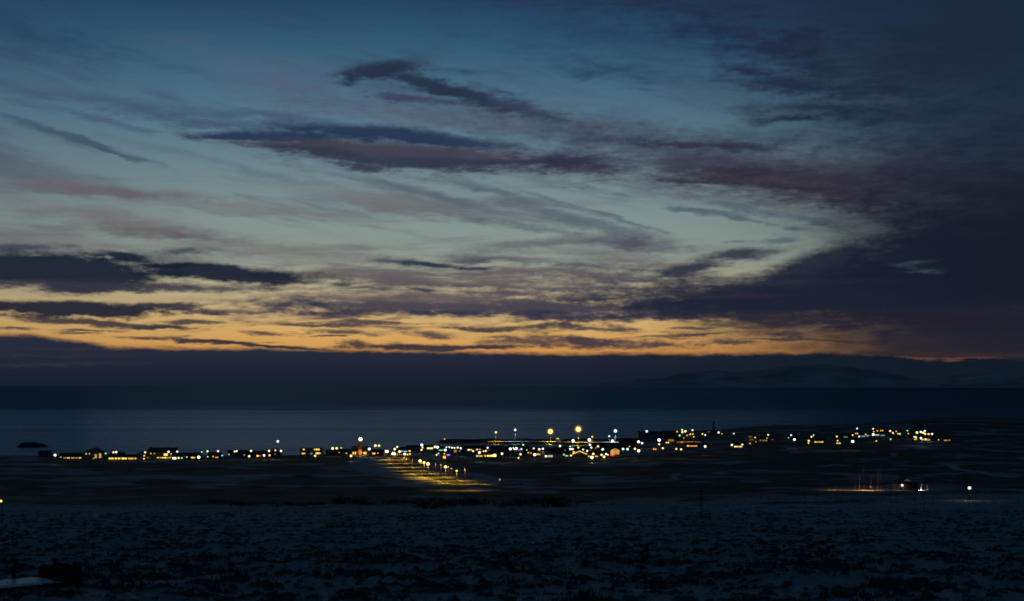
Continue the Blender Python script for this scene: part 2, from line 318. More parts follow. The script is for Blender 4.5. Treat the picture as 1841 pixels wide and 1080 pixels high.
def zrow(rows, end, zend):
    """(depth, picture row) pairs down to the shore"""
    ys = [0.0, 25.0] + [r[0] for r in rows] + [end, end+18, end+90, 6000]
    zs = [60.3, 56.6] + [H-(r[1]-HY)*r[0]/F for r in rows] + [zend, -1.0, -9.0, -9.0]
    return ys, zs
near = [(60, 1178), (86, 1080), (150, 1002), (250, 950), (400, 913), (550, 890), (700, 868), (900, 846)]
cols = {
 -2600: zrow(near+[(1050, 832), (1150, 825.5)], 1235, 1.6),
 0:     zrow(near+[(1050, 832), (1150, 825.5)], 1235, 1.6),
 560:   zrow(near+[(1050, 832), (1150, 824.5)], 1250, 1.5),
 650:   zrow(near+[(1050, 832), (1150, 822)], 1300, 1.5),
 780:   zrow(near+[(1050, 831), (1150, 821), (1250, 813)], 1350, 1.4),
 900:   zrow(near+[(1050, 831), (1150, 821), (1250, 813), (1330, 808)], 1400, 1.2),
 1060:  zrow(near+[(1050, 831), (1150, 821), (1250, 813), (1330, 808)], 1405, 1.2),
 1125:  zrow(near+[(1050, 829), (1150, 817), (1250, 808), (1350, 801), (1450, 794)], 1600, 2.0),
 1200:  zrow([(60, 1178), (86, 1080), (150, 1002), (250, 950), (400, 911), (550, 886), (700, 864), (900, 842), (1050, 825), (1150, 814), (1250, 805), (1350, 797), (1450, 790), (1600, 782)], 1800, 3.0),
 1400:  zrow([(60, 1178), (86, 1080), (150, 1002), (250, 949), (400, 908), (550, 883), (700, 861), (900, 838), (1050, 820), (1150, 808), (1250, 799.5), (1350, 791), (1450, 782), (1600, 770.5), (1750, 764.5)], 1980, 7.0),
 1590:  zrow([(60, 1178), (86, 1080), (150, 1002), (250, 949), (400, 906), (550, 882), (700, 860), (900, 836), (1050, 818), (1150, 807), (1250, 798), (1350, 790), (1450, 780), (1600, 769), (1750, 763.5)], 2050, 8.0),
 1660:  zrow([(60, 1178), (86, 1080), (150, 1002), (250, 949), (400, 906), (550, 882), (700, 860), (900, 836), (1050, 818), (1150, 807), (1250, 798), (1350, 790), (1450, 780), (1600, 766), (1750, 756.5), (1950, 752.5)], 2500, 6.0),
 1841:  zrow([(60, 1178), (86, 1080), (150, 1002), (250, 949), (400, 905), (550, 880), (700, 857), (900, 834), (1050, 817), (1150, 806), (1250, 797), (1350, 789), (1450, 780), (1600, 768), (1750, 758), (1950, 754)], 2500, 6.0),
 4400:  zrow([(60, 1178), (86, 1080), (150, 1002), (250, 949), (400, 905), (550, 880), (700, 857), (900, 834), (1050, 817), (1150, 806), (1250, 797), (1350, 789), (1450, 780), (1600, 768), (1750, 758), (1950, 754)], 2500, 6.0),
}
TPX = np.arange(-2600, 4401, 20.0)
TY = np.concatenate([np.linspace(0, 300, 151)[:-1], np.linspace(300, 2700, 601)])
_c = sorted(cols)
_cz = np.array([np.interp(TY, *cols[k]) for k in _c])
TZ = np.array([[0.0]*len(TY)]*len(TPX))
for k in range(len(TY)): TZ[:, k] = np.interp(TPX, _c, _cz[:, k])
def _sm(a, n, axis):
    a = np.moveaxis(a, axis, 0); p = np.concatenate([np.repeat(a[:1], n, 0), a, np.repeat(a[-1:], n, 0)])
    w = np.hanning(2*n+3)[1:-1]; w /= w.sum(); o = sum(w[i]*p[i:i+len(a)] for i in range(2*n+1)); return np.moveaxis(o, 0, axis)
TZ = _sm(_sm(TZ, 3, 1), 2, 0)
def base_z(x, y):
    x = np.asarray(x, float); y = np.asarray(y, float)
    px = CX + F*x/np.maximum(y, 1.0)
    fi = np.clip((px-TPX[0])/20.0, 0, len(TPX)-1.001)
    fj = np.interp(np.clip(y, 0, 2699), TY, np.arange(len(TY))); fj = np.clip(fj, 0, len(TY)-1.001)
    i = fi.astype(int); j = fj.astype(int); a = fi-i; b = fj-j
    return (TZ[i, j]*(1-a)+TZ[i+1, j]*a)*(1-b) + (TZ[i, j+1]*(1-a)+TZ[i+1, j+1]*a)*b
def tussock(x, y):
    u = x + 1.1*vnoise(x*.35, y*.35, 40); v = y + 1.1*vnoise(x*.35+9, y*.35, 41)
    t = fbm(u*1.05, v*0.85, 3, 3, .6)
    big = fbm(x/7.0, y/9.0, 50, 3)
    return t, big
ROADY, ROADX = [622, 640, 662, 690, 750, 820, 905, 1010, 1075, 1150, 1280], [930, 880, 852, 826, 795, 765, 738, 718, 713, 711, 692]
def land(x, y):
    """height and snow cover of the ground"""
    x = np.asarray(x, float); y = np.asarray(y, float)
    z = base_z(x, y)
    px = CX + F*x/np.maximum(y, 1.0)
    t, big = tussock(x, y)
    k = np.clip((560-y)/250, 0, 1)*np.clip(y/30, 0, 1)
    th = np.clip((t-0.52)/0.30, 0, 1)
    z = z + k*(th*0.46 + (big-.5)*1.3)
    hum = fbm(x/26, y/34, 60, 4); hum2 = fbm(x/90, y/60, 70, 3)
    k2 = np.clip((y-380)/200, 0, 1)*np.clip((z+1)/4, 0, 1)
    calm = 1-0.8*np.exp(-((px-760)/190)**2)*np.clip((1000-y)/100, 0, 1)*0 
    rdz = np.min(np.abs(np.stack([px-np.interp(y, ROADY, ROADX)]))*y/F, 0)
    k2 = k2*(1-.85*np.clip((75-rdz)/45, 0, 1)*np.clip((y-600)/60, 0, 1)*np.clip((1300-y)/100, 0, 1))
    z = z + k2*((hum-.5)*2.2 + (hum2-.5)*2.0)*np.where(y > 980, .35, 1.0)
    # snow lies between the tussocks, thinner on the plain below
    near_s = np.clip((0.745 - t + (big-.5)*0.22)/0.20, 0, 1)
    scrub = .8*np.clip((fbm(x/3.4, y/3.6, 90, 3)-0.56)/0.12, 0, 1)*np.clip((165-y)/45, 0, 1)
    near_s = near_s*(1-0.6*scrub)
    st = fbm(x/48, y/30, 80, 4); sp = fbm(x/13, y/26, 84, 4)
    far_s = np.clip((st*0.6+sp*0.4 - 0.475)/0.16, 0, 1)*.72
    rd = np.min(np.abs(np.stack([px-np.interp(y, ROADY, ROADX)]))*y/F, 0)
    verge = np.clip((42-rd)/14, 0, 1)*np.clip((y-630)/20, 0, 1)*np.clip((1290-y)/30, 0, 1)
    yard = np.clip(1-np.abs(px-1600)/190, 0, 1)**.4*np.clip(1-np.abs(y-568)/48, 0, 1)**.5
    gul = np.clip(1-np.abs(px-1216-4*(y-740)/60-14*(fbm(y/9, y*0, 77, 3)-.5))/13, 0, 1)*np.clip(1-np.abs(y-735)/65, 0, 1)**.5 + np.clip(1-np.abs(px-1755)/60, 0, 1)*np.clip(1-np.abs(y-880)/90, 0, 1)*np.clip((sp-.42)/.08, 0, 1)*.8 + np.clip(1-np.abs(px-1607)/9, 0, 1)*np.clip(1-np.abs(y-1060)/50, 0, 1)
    far_s = np.maximum(far_s, np.clip(gul*1.4, 0, .95))
    far_s = np.maximum(far_s, np.maximum(verge*np.clip((st*.3+sp*.7-.35)/.10, 0, 1), yard*.95))
    band = np.clip((y-395+170*(fbm(x/30, y/60, 96, 3)-.5)+150*(fbm(x/110, y/90, 98, 2)-.5))/150, 0, 1)
    edge = np.clip(1-np.abs(y-372-18*(big-.5))/45, 0, 1)              # pale strip where the field ends
    fadeout = np.clip((690-y)/300, 0, 1)*np.clip((st*.4+sp*.6-.36)/.16, 0, 1)*.8
    far_s = np.maximum(far_s, fadeout)
    s = near_s*(1-band) + far_s*band
    s = np.maximum(s, edge*np.clip((sp-.36)/.1, 0, 1)*0.9)
    dark = np.clip(1-np.abs(y-470)/75, 0, 1)*np.clip((1150-px)/150, 0, 1)
    s = s*(1-0.55*dark)
    return z, s
def zt(x, y): return float(land(x, y)[0])
def zb(x, y): return float(base_z(x, y))

def pix(px, py, y):                       # the point seen at a pixel, at a given depth
    return Vector(((px-CX)*y/F, y, H-(py-HY)*y/F))
def depth_for(px, py, h, y0=90.0, y1=2400.0):
    """depth at which something at (px, py) stands h metres over the ground"""
    ys = np.arange(y0, y1, 2.0); x = (px-CX)*ys/F
    d = (H-(py-HY)*ys/F) - base_z(x, ys) - h
    ok = base_z(x, ys) > 0.8
    sgn = np.where((d[:-1] > 0) & (d[1:] <= 0) & ok[1:])[0]
    if len(sgn): return float(ys[sgn[0]+1])
    dd = np.where(ok, np.abs(d), 1e9); return float(ys[int(np.argmin(dd))])

# ------------------------------------------------------------------ materials
def new_mat(name):
    m = bpy.data.materials.new(name); m.use_nodes = True; nt = m.node_tree
    b = nt.nodes['Principled BSDF']; return m, nt, b
_mc = {}
def mat(name, col, rough=0.8, metal=0.0, var=0.25, scale=3.0):
    """a plain surface with a little procedural wear"""
    if name in _mc: return _mc[name]
    m, nt, b = new_mat(name)
    tc = nt.nodes.new('ShaderNodeTexCoord'); n = nt.nodes.new('ShaderNodeTexNoise'); n.inputs['Scale'].default_value = scale; n.inputs['Detail'].default_value = 5
    nt.links.new(tc.outputs['Object'], n.inputs['Vector'])
    r = nt.nodes.new('ShaderNodeValToRGB'); nt.links.new(n.outputs['Fac'], r.inputs[0])
    r.color_ramp.elements[0].position = .3; r.color_ramp.elements[1].position = .7
    r.color_ramp.elements[0].color = (*[c*(1-var) for c in col], 1); r.color_ramp.elements[1].color = (*[min(1, c*(1+var)) for c in col], 1)
    nt.links.new(r.outputs[0], b.inputs['Base Color']); b.inputs['Roughness'].default_value = rough; b.inputs['Metallic'].default_value = metal
    _mc[name] = m; return m
GLOW = dict(white=(1, .87, .58), cool=(.80, .95, 1), warm=(1, .68, .24), orange=(1, .47, .06), yellow=(1, .62, .10), sodium=(1, .55, .03), green=(.35, 1, .45), cyan=(.25, .8, 1), red=(1, .07, .05), purple=(.45, .15, 1))
def glow(col, strength):
    k = 'lamp_%s_%g' % (col, strength)
    if k in _mc: return _mc[k]
    m = bpy.data.materials.new(k); m.use_nodes = True; nt = m.node_tree; nt.nodes.clear()
    o = nt.nodes.new('ShaderNodeOutputMaterial'); e = nt.nodes.new('ShaderNodeEmission')
    e.inputs[0].default_value = (*GLOW[col], 1); e.inputs[1].default_value = strength
    nt.links.new(e.outputs[0], o.inputs[0]); _mc[k] = m; return m

def ground_mat():
    m, nt, b = new_mat('snowy_heath')
    at = nt.nodes.new('ShaderNodeAttribute'); at.attribute_name = 'snow'
    tc = nt.nodes.new('ShaderNodeTexCoord')
    n = nt.nodes.new('ShaderNodeTexNoise'); n.inputs['Scale'].default_value = 1.3; n.inputs['Detail'].default_value = 6; nt.links.new(tc.outputs['Object'], n.inputs['Vector'])
    n2 = nt.nodes.new('ShaderNodeTexNoise'); n2.inputs['Scale'].default_value = .05; n2.inputs['Detail'].default_value = 5; nt.links.new(tc.outputs['Object'], n2.inputs['Vector'])
    Ex.nt = nt
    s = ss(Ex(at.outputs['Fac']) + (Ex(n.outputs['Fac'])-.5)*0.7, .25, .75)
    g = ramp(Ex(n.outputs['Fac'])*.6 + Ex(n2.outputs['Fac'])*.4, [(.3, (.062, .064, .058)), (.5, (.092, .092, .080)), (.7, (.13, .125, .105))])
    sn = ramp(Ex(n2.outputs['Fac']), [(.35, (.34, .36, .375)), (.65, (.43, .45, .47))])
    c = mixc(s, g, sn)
    nt.links.new(c.v, b.inputs['Base Color']); b.inputs['Roughness'].default_value = .9; b.inputs['Specular IOR Level'].default_value = .15
    return m

# ------------------------------------------------------------------ mesh helpers
def link(o, parent=None):
    C.objects.link(o)
    if parent: o.parent = parent
    return o
def obj(name, me, m=None, parent=None):
    o = bpy.data.objects.new(name, me)
    if m is not None and not me.materials: me.materials.append(m)
    elif m is not None and me.materials[0] is not m:
        o.material_slots[0].link = 'OBJECT'; o.material_slots[0].material = m
    return link(o, parent)
def struct(name, me, m):
    o = obj(name, me, m); o['kind'] = 'structure'; return o
def tag(o, label, cat, group=None):
    o['label'] = label; o['category'] = cat
    if group: o['group'] = group
    return o
def thing(name, loc, rz=0.0):
    o = bpy.data.objects.new(name, None); o.empty_display_size = .5; C.objects.link(o); o.location = loc; o.rotation_euler = (0, 0, rz); return o
class MB:
    def __init__(s): s.v = []; s.f = []
    def add(s, vs, fs):
        k = len(s.v); s.v += [tuple(v) for v in vs]; s.f += [tuple(i+k for i in f) for f in fs]; return s
    def box(s, x0, x1, y0, y1, z0, z1):
        return s.add([(x0, y0, z0), (x1, y0, z0), (x1, y1, z0), (x0, y1, z0), (x0, y0, z1), (x1, y0, z1), (x1, y1, z1), (x0, y1, z1)],
                     [(3, 2, 1, 0), (4, 5, 6, 7), (0, 1, 5, 4), (1, 2, 6, 5), (2, 3, 7, 6), (3, 0, 4, 7)])
    def tube(s, pts, rads, n=8, cap=True):
        k = len(s.v); pts = [Vector(p) for p in pts]
        for i, p in enumerate(pts):
            d = (pts[min(i+1, len(pts)-1)]-pts[max(i-1, 0)]).normalized()
            a = d.cross(Vector((0, 1, 0) if abs(d.y) < .9 else (1, 0, 0))).normalized(); b = d.cross(a)
            for q in range(n):
                t = 2*math.pi*q/n; s.v.append(tuple(p + (a*math.cos(t)+b*math.sin(t))*rads[i]))
        for i in range(len(pts)-1):
            for q in range(n):
                s.f.append((k+i*n+q, k+i*n+(q+1) % n, k+(i+1)*n+(q+1) % n, k+(i+1)*n+q))
        if cap:
            s.f.append(tuple(k+q for q in range(n))); s.f.append(tuple(k+(len(pts)-1)*n+q for q in reversed(range(n))))
        return s
    def ball(s, c, r, nu=10, nv=6, sq=1.0):
        k = len(s.v)
        for j in range(nv+1):
            t = math.pi*j/nv
            for i in range(nu):
                p = 2*math.pi*i/nu; s.v.append((c[0]+r*math.sin(t)*math.cos(p), c[1]+r*math.sin(t)*math.sin(p), c[2]+r*sq*math.cos(t)))
        for j in range(nv):
            for i in range(nu): s.f.append((k+j*nu+i, k+(j+1)*nu+i, k+(j+1)*nu+(i+1) % nu, k+j*nu+(i+1) % nu))
        return s
    def mesh(s, name, smooth=False):
        me = bpy.data.meshes.new(name); me.from_pydata(s.v, [], s.f); me.validate(); me.update()
        if smooth: me.polygons.foreach_set('use_smooth', [True]*len(me.polygons))
        return me
def grid_mesh(name, X, Y, Z, attr=None, smooth=True):
    ni, nj = X.shape
    me = bpy.data.meshes.new(name); me.vertices.add(ni*nj)
    me.vertices.foreach_set('co', np.stack([X, Y, Z], -1).astype(np.float32).ravel())
    idx = np.arange(ni*nj).reshape(ni, nj)
    q = np.stack([idx[:-1, :-1], idx[1:, :-1], idx[1:, 1:], idx[:-1, 1:]], -1).reshape(-1, 4)
    me.loops.add(q.size); me.loops.foreach_set('vertex_index', q.ravel().astype(np.int32))
    me.polygons.add(len(q)); me.polygons.foreach_set('loop_start', (np.arange(len(q))*4).astype(np.int32))
    if smooth: me.polygons.foreach_set('use_smooth', np.ones(len(q), bool))
    me.update(calc_edges=True)
    if attr is not None:
        a = me.attributes.new('snow', 'FLOAT', 'POINT'); a.data.foreach_set('value', attr.astype(np.float32).ravel())
    return me

# ------------------------------------------------------------------ ground, sea, far mountains
gp = np.concatenate([np.arange(-2500, -140, 60), np.arange(-140, 1985, 2.5), np.arange(2000, 4300, 60)])
gy = [1.0, 15, 30, 45, 58, 66]; 
while gy[-1] < 78: gy.append(gy[-1]+1.5)
while gy[-1] < 190: gy.append(gy[-1]+0.33)
while gy[-1] < 640: gy.append(gy[-1]*1.0028)
while gy[-1] < 2600: gy.append(gy[-1]*1.0052)
gy = np.array(gy)
GX = (gp[:, None]-CX)/F*gy[None, :]; GY = np.repeat(gy[None, :], len(gp), 0)
GZ, GS = land(GX, GY)
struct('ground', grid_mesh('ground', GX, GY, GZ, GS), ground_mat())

def sea_mat():
    m, nt, b = new_mat('sea_water'); Ex.nt = nt
    ge = nt.nodes.new('ShaderNodeNewGeometry'); sp = nt.nodes.new('ShaderNodeSeparateXYZ'); nt.links.new(ge.outputs['Position'], sp.inputs[0])
    x, y = Ex(sp.outputs[0]), Ex(sp.outputs[1])
    wob = noise(vec(x*(1/900), y*(1/2500), 2.0), 3)
    w1 = noise(vec(x*(1/260), y*(1/60), 1.0), 5, .6); w2 = noise(vec(x*(1/7), y*(1/3), 5.0), 4, .6)
    lanes = noise(vec(x*(1/1100), y*(1/110), 9.0), 6, .62)*1.25
    # wind-roughened water further out, smoother lanes near the shore
    out = ss(y + wob*1800, 2900, 4300)
    nt.nodes.remove(b)
    gl = nt.nodes.new('ShaderNodeBsdfGlossy'); df = nt.nodes.new('ShaderNodeBsdfDiffuse'); ad = nt.nodes.new('ShaderNodeAddShader')
    cove = ss(y, 1545, 1520)*ss(x, -75, -40)          # sheltered water behind the breakwater
    rough = out*0.10 + 0.27 - lanes*0.14 + cove*0.16
    nt.links.new(rough.v, gl.inputs['Roughness'])
    tint = mixc(ss(out - lanes*1.9, 0.0, 1.0), (.122, .215, .335), (.090, .155, .225))
    nt.links.new(tint.v, gl.inputs['Color']); df.inputs['Color'].default_value = (.05, .06, .06, 1)
    bu = nt.nodes.new('ShaderNodeBump'); bu.inputs['Strength'].default_value = .5; bu.inputs['Distance'].default_value = .6
    nt.links.new((w2 + w1*0.6).v, bu.inputs['Height']); nt.links.new(bu.outputs[0], gl.inputs['Normal'])
    nt.links.new(gl.outputs[0], ad.inputs[0]); nt.links.new(df.outputs[0], ad.inputs[1])
    nt.links.new(ad.outputs[0], nt.nodes['Material Output'].inputs[0])
    return m
sx = np.linspace(-1, 1, 41); sy = np.array([900, 1300, 2000, 3500, 6000, 12000, 30000, 90000, 250000.])
SXX = sx[:, None]*(sy[None, :]*0.9+600); SYY = np.repeat(sy[None, :], 41, 0)
struct('sea', grid_mesh('sea', SXX, SYY, SXX*0), sea_mat())

def far_range():
    D = 42000.0; ux = np.linspace(950, 2100, 300)
    prof = np.interp(ux, [950, 1090, 1180, 1260, 1330, 1380, 1440, 1500, 1540, 1580, 1625, 1660, 1685, 1700, 1760, 1841, 1950, 2100],
                         [0, 9, 20, 27, 33, 30, 36, 44, 48, 46, 40, 35, 24, 16, 20, 28, 22, 0])
    prof = prof + (fbm(ux/22, ux*0, 5, 4)-.5)*7*np.clip(prof/20, 0, 1)
    s = np.linspace(0, 1, 24); X = (ux[:, None]-CX)*D/F + 0*s[None, :]; Y = D + s[None, :]*9000 + 0*X
    Z = np.maximum(prof, 0)[:, None]*D/F*np.sin(np.clip(s*1.9, 0, 1)*math.pi/2)[None, :]
    Z = Z*(0.75+0.5*fbm(X/1500, Y/1500, 8, 4)*np.minimum(1, 3*(1-np.abs(2*s-1)))[None, :]) - 30
    struct('far_mountains', grid_mesh('far_mountains', X, Y, Z), mat('haze_tinted_rock', (.80, .54, .52), .95, var=.35, scale=.0009))  # pale fade of distant haze is put into the base colour, no haze built
far_range()

# ------------------------------------------------------------------ lamps
steel = mat('galvanised_steel', (.16, .17, .18), .6, .4)
dark_steel = mat('weathered_steel', (.035, .037, .04), .7, .2)
concrete = mat('concrete', (.30, .29, .27), .9)
_pole = MB().tube([(0, 0, 0), (0, 0, .04), (0, 0, 1)], [.13, .09, .05], 8).mesh('pole')
_arm = MB().tube([(0, 0, 0), (0, -.25, .16), (0, -.55, .2)], [.05, .045, .04], 6).mesh('arm')
_globe = MB().ball((0, 0, 0), 1.0, 14, 8).mesh('lamp_head', True)
_foot = MB().box(-.3, .3, -.3, .3, -.6, .12).mesh('footing')
def shine(parent, loc, watts, colour, size=.3, cone=0):
    """the light a lit lamp throws on what is round it"""
    down = cone > 0
    ld = bpy.data.lights.new('lamp_light', 'SPOT' if down else 'POINT'); ld.energy = watts; ld.color = GLOW[colour]; ld.shadow_soft_size = size
    if down: ld.spot_size = math.radians(cone); ld.spot_blend = .6
    o = bpy.data.objects.new('lamp_light', ld); C.objects.link(o); o.parent = parent; o.location = loc; return o
LAMPS = []          # (root, region, kind, colour, px)
def lamp(px, py, d, colour, strength=4.0, h=7.5, y=None, name='street_lamp', arm=True, watts=0, hooded=False):
    """a lamp whose head shows at (px, py) with the given picture diameter"""
    if y is None: y = depth_for(px, py, h)
    p = pix(px, py, y); g = zt(p.x, p.y); hh = max(1.2, p.z-g)
    r = thing(name, (p.x, p.y, g))
    q = obj('pole', _pole, dark_steel, r); q.scale = (1, 1, hh-.2 if arm else hh)
    if hh > 4: obj('footing', _foot, concrete, r)
    R = d*.5*y/F
    if arm: a = obj('arm', _arm, dark_steel, r); a.location = (0, 0.55, hh-.2); 
    if arm: q.location = (0, .55, 0)
    if hooded:
        b = obj('hood', MB().box(-.35, .35, -.5, .4, -.12, .16).mesh('hood'), steel, r); b.location = (0, 0, hh)
        b = obj('lamp_head', MB().box(-.25, .25, -.35, .3, -.16, -.125).mesh('lamp_head'), glow(colour, strength), r); b.location = (0, 0, hh); R = .1
    else:
        b = obj('lamp_head', _globe, glow(colour, strength), r); b.location = (0, 0, hh); b.scale = (R, R, R*.92)
    if watts: shine(r, (0, 0, hh-R-.35), watts, 'sodium' if name == 'road_lamp' or watts > 1500 else colour, cone=0 if name == 'yard_lamp' else 146)
    LAMPS.append((r, name, colour, px, py, d)); return r

# ------------------------------------------------------------------ houses
walls = [mat('painted_wall_%s' % n, c, .85) for n, c in (('white', (.62, .62, .60)), ('grey', (.30, .31, .32)), ('cream', (.52, .46, .34)), ('red', (.26, .06, .05)), ('blue', (.10, .16, .24)), ('dark', (.09, .09, .095)))]
roofs = [mat('sheet_roof_%s' % n, c, .7) for n, c in (('dark', (.045, .05, .055)), ('red', (.12, .03, .025)), ('snowy', (.30, .32, .35)), ('green', (.04, .07, .055)))]
dark_glass = mat('dark_window', (.02, .025, .03), .15, var=.1)
white_trim = mat('white_trim', (.6, .6, .58), .7)
def house(px, py, w, d=8.0, wall_h=2.9, roof_h=2.0, rz=None, lights=(), wall=0, roof=0, y=None, gable=False, name='house', flat=False, chimney=True, dark_windows=2, storeys=1, anchor=None):
    """a building whose front foot shows at (px, py); lights are (px, py, w_px, h_px, colour, strength)"""
    if y is None: y = depth_for(px, py, 0.0)
    p = pix(px, py, y); g = min(zt(p.x, p.y), zb(p.x, p.y))
    r = thing(name, (p.x, p.y + d/2, g), 0.0)
    if rz is None: rz = random.uniform(-.12, .12)
    W = w/2; D = d/2; wh = wall_h*storeys
    m = MB().box(-W, W, -D, D, -1.2, wh)
    if not flat:
        if gable: m.add([(-W, -D, wh), (W, -D, wh), (0, -D, wh+roof_h), (-W, D, wh), (W, D, wh), (0, D, wh+roof_h)], [(0, 1, 2), (4, 3, 5)])
        else: m.add([(-W, -D, wh), (-W, D, wh), (-W, 0, wh+roof_h), (W, -D, wh), (W, D, wh), (W, 0, wh+roof_h)], [(1, 0, 2), (3, 4, 5)])
    obj('wall', m.mesh('wall'), walls[wall], r)
    e = .45; t = .18
    if flat: rm = MB().box(-W-.15, W+.15, -D-.15, D+.15, wh+.005, wh+.35)
    else:
        a, b = (W, D) if gable else (D, W); k = roof_h/a
        prof = [(-a-e, wh-k*e+.03), (0, wh+roof_h+.03), (a+e, wh-k*e+.03), (a+e, wh-k*e+.03+t), (0, wh+roof_h+.03+t), (-a-e, wh-k*e+.03+t)]
        vs = []
        for end in (-b-.4, b+.4): vs += [((u, end, z) if gable else (end, -u, z)) for u, z in prof]
        rm = MB().add(vs, [(0, 1, 7, 6), (1, 2, 8, 7), (2, 3, 9, 8), (3, 4, 10, 9), (4, 5, 11, 10), (5, 0, 6, 11), (0, 5, 4, 1), (1, 4, 3, 2), (6, 7, 10, 11), (7, 8, 9, 10)])
    ro = obj('roof', rm.mesh('roof'), roofs[roof], r)
    if chimney and not flat:
        cx = W*.35; obj('chimney', MB().box(cx-.35, cx+.35, .25 if not gable else -.4, .95 if not gable else .4, wh+roof_h*.45, wh+roof_h+.8).mesh('chimney'), walls[1], ro)
    # lit windows, plus lamplit fronts painted as glowing panes, where the picture has them
    used = []
    for (lx, ly, lw, lh, colr, st) in lights:
        yy = y - .06; q = pix(lx, ly, yy); u = max(-W+.5, min(W-.5, q.x-p.x)); zc = q.z-g
        ww, hh = max(.9, lw*yy/F), max(.9, lh*yy/F)
        top = wh + (0 if flat or not gable else max(0, roof_h*(1-abs(u)/W)))
        zc = max(hh/2+.15, min(max(top-hh/2-.1, hh/2+.2), zc))
        f = obj('window', MB().box(u-ww/2-.12, u+ww/2+.12, -D-.06, -D+.02, zc-hh/2-.12, zc+hh/2+.12).mesh('window'), white_trim, r)  # also frames the panes that stand for lamplight on a front
        obj('pane', MB().box(u-ww/2, u+ww/2, -D-.10, -D-.062, zc-hh/2, zc+hh/2).mesh('pane'), glow(colr, st), f); used.append(u)
    n = 0
    for k in range(dark_windows*3):
        u = random.uniform(-W+1, W-1)
        if n >= dark_windows or any(abs(u-v) < 2.0 for v in used): continue
        used.append(u); n += 1; zc = wh-1.35
        f = obj('window', MB().box(u-.65, u+.65, -D-.05, -D+.02, zc-.6, zc+.6).mesh('window'), white_trim, r)
        obj('pane', MB().box(u-.55, u+.55, -D-.08, -D-.052, zc-.5, zc+.5).mesh('pane'), glow(random.choice(('yellow', 'orange', 'warm')), random.choice((.25, .5, .9))) if random.random() < .5 else dark_glass, f)
    if not flat and w < 30:
        u = next((v for v in (W*.55, -W*.55, 0, W*.8, -W*.8) if all(abs(v-q) > 1.2 for q in used)), None)
        if u is not None: obj('door', MB().box(u-.48, u+.48, -D-.05, -D+.02, .0, 2.05).mesh('door'), walls[3], r)
    r.rotation_euler = (0, 0, rz)
    return r

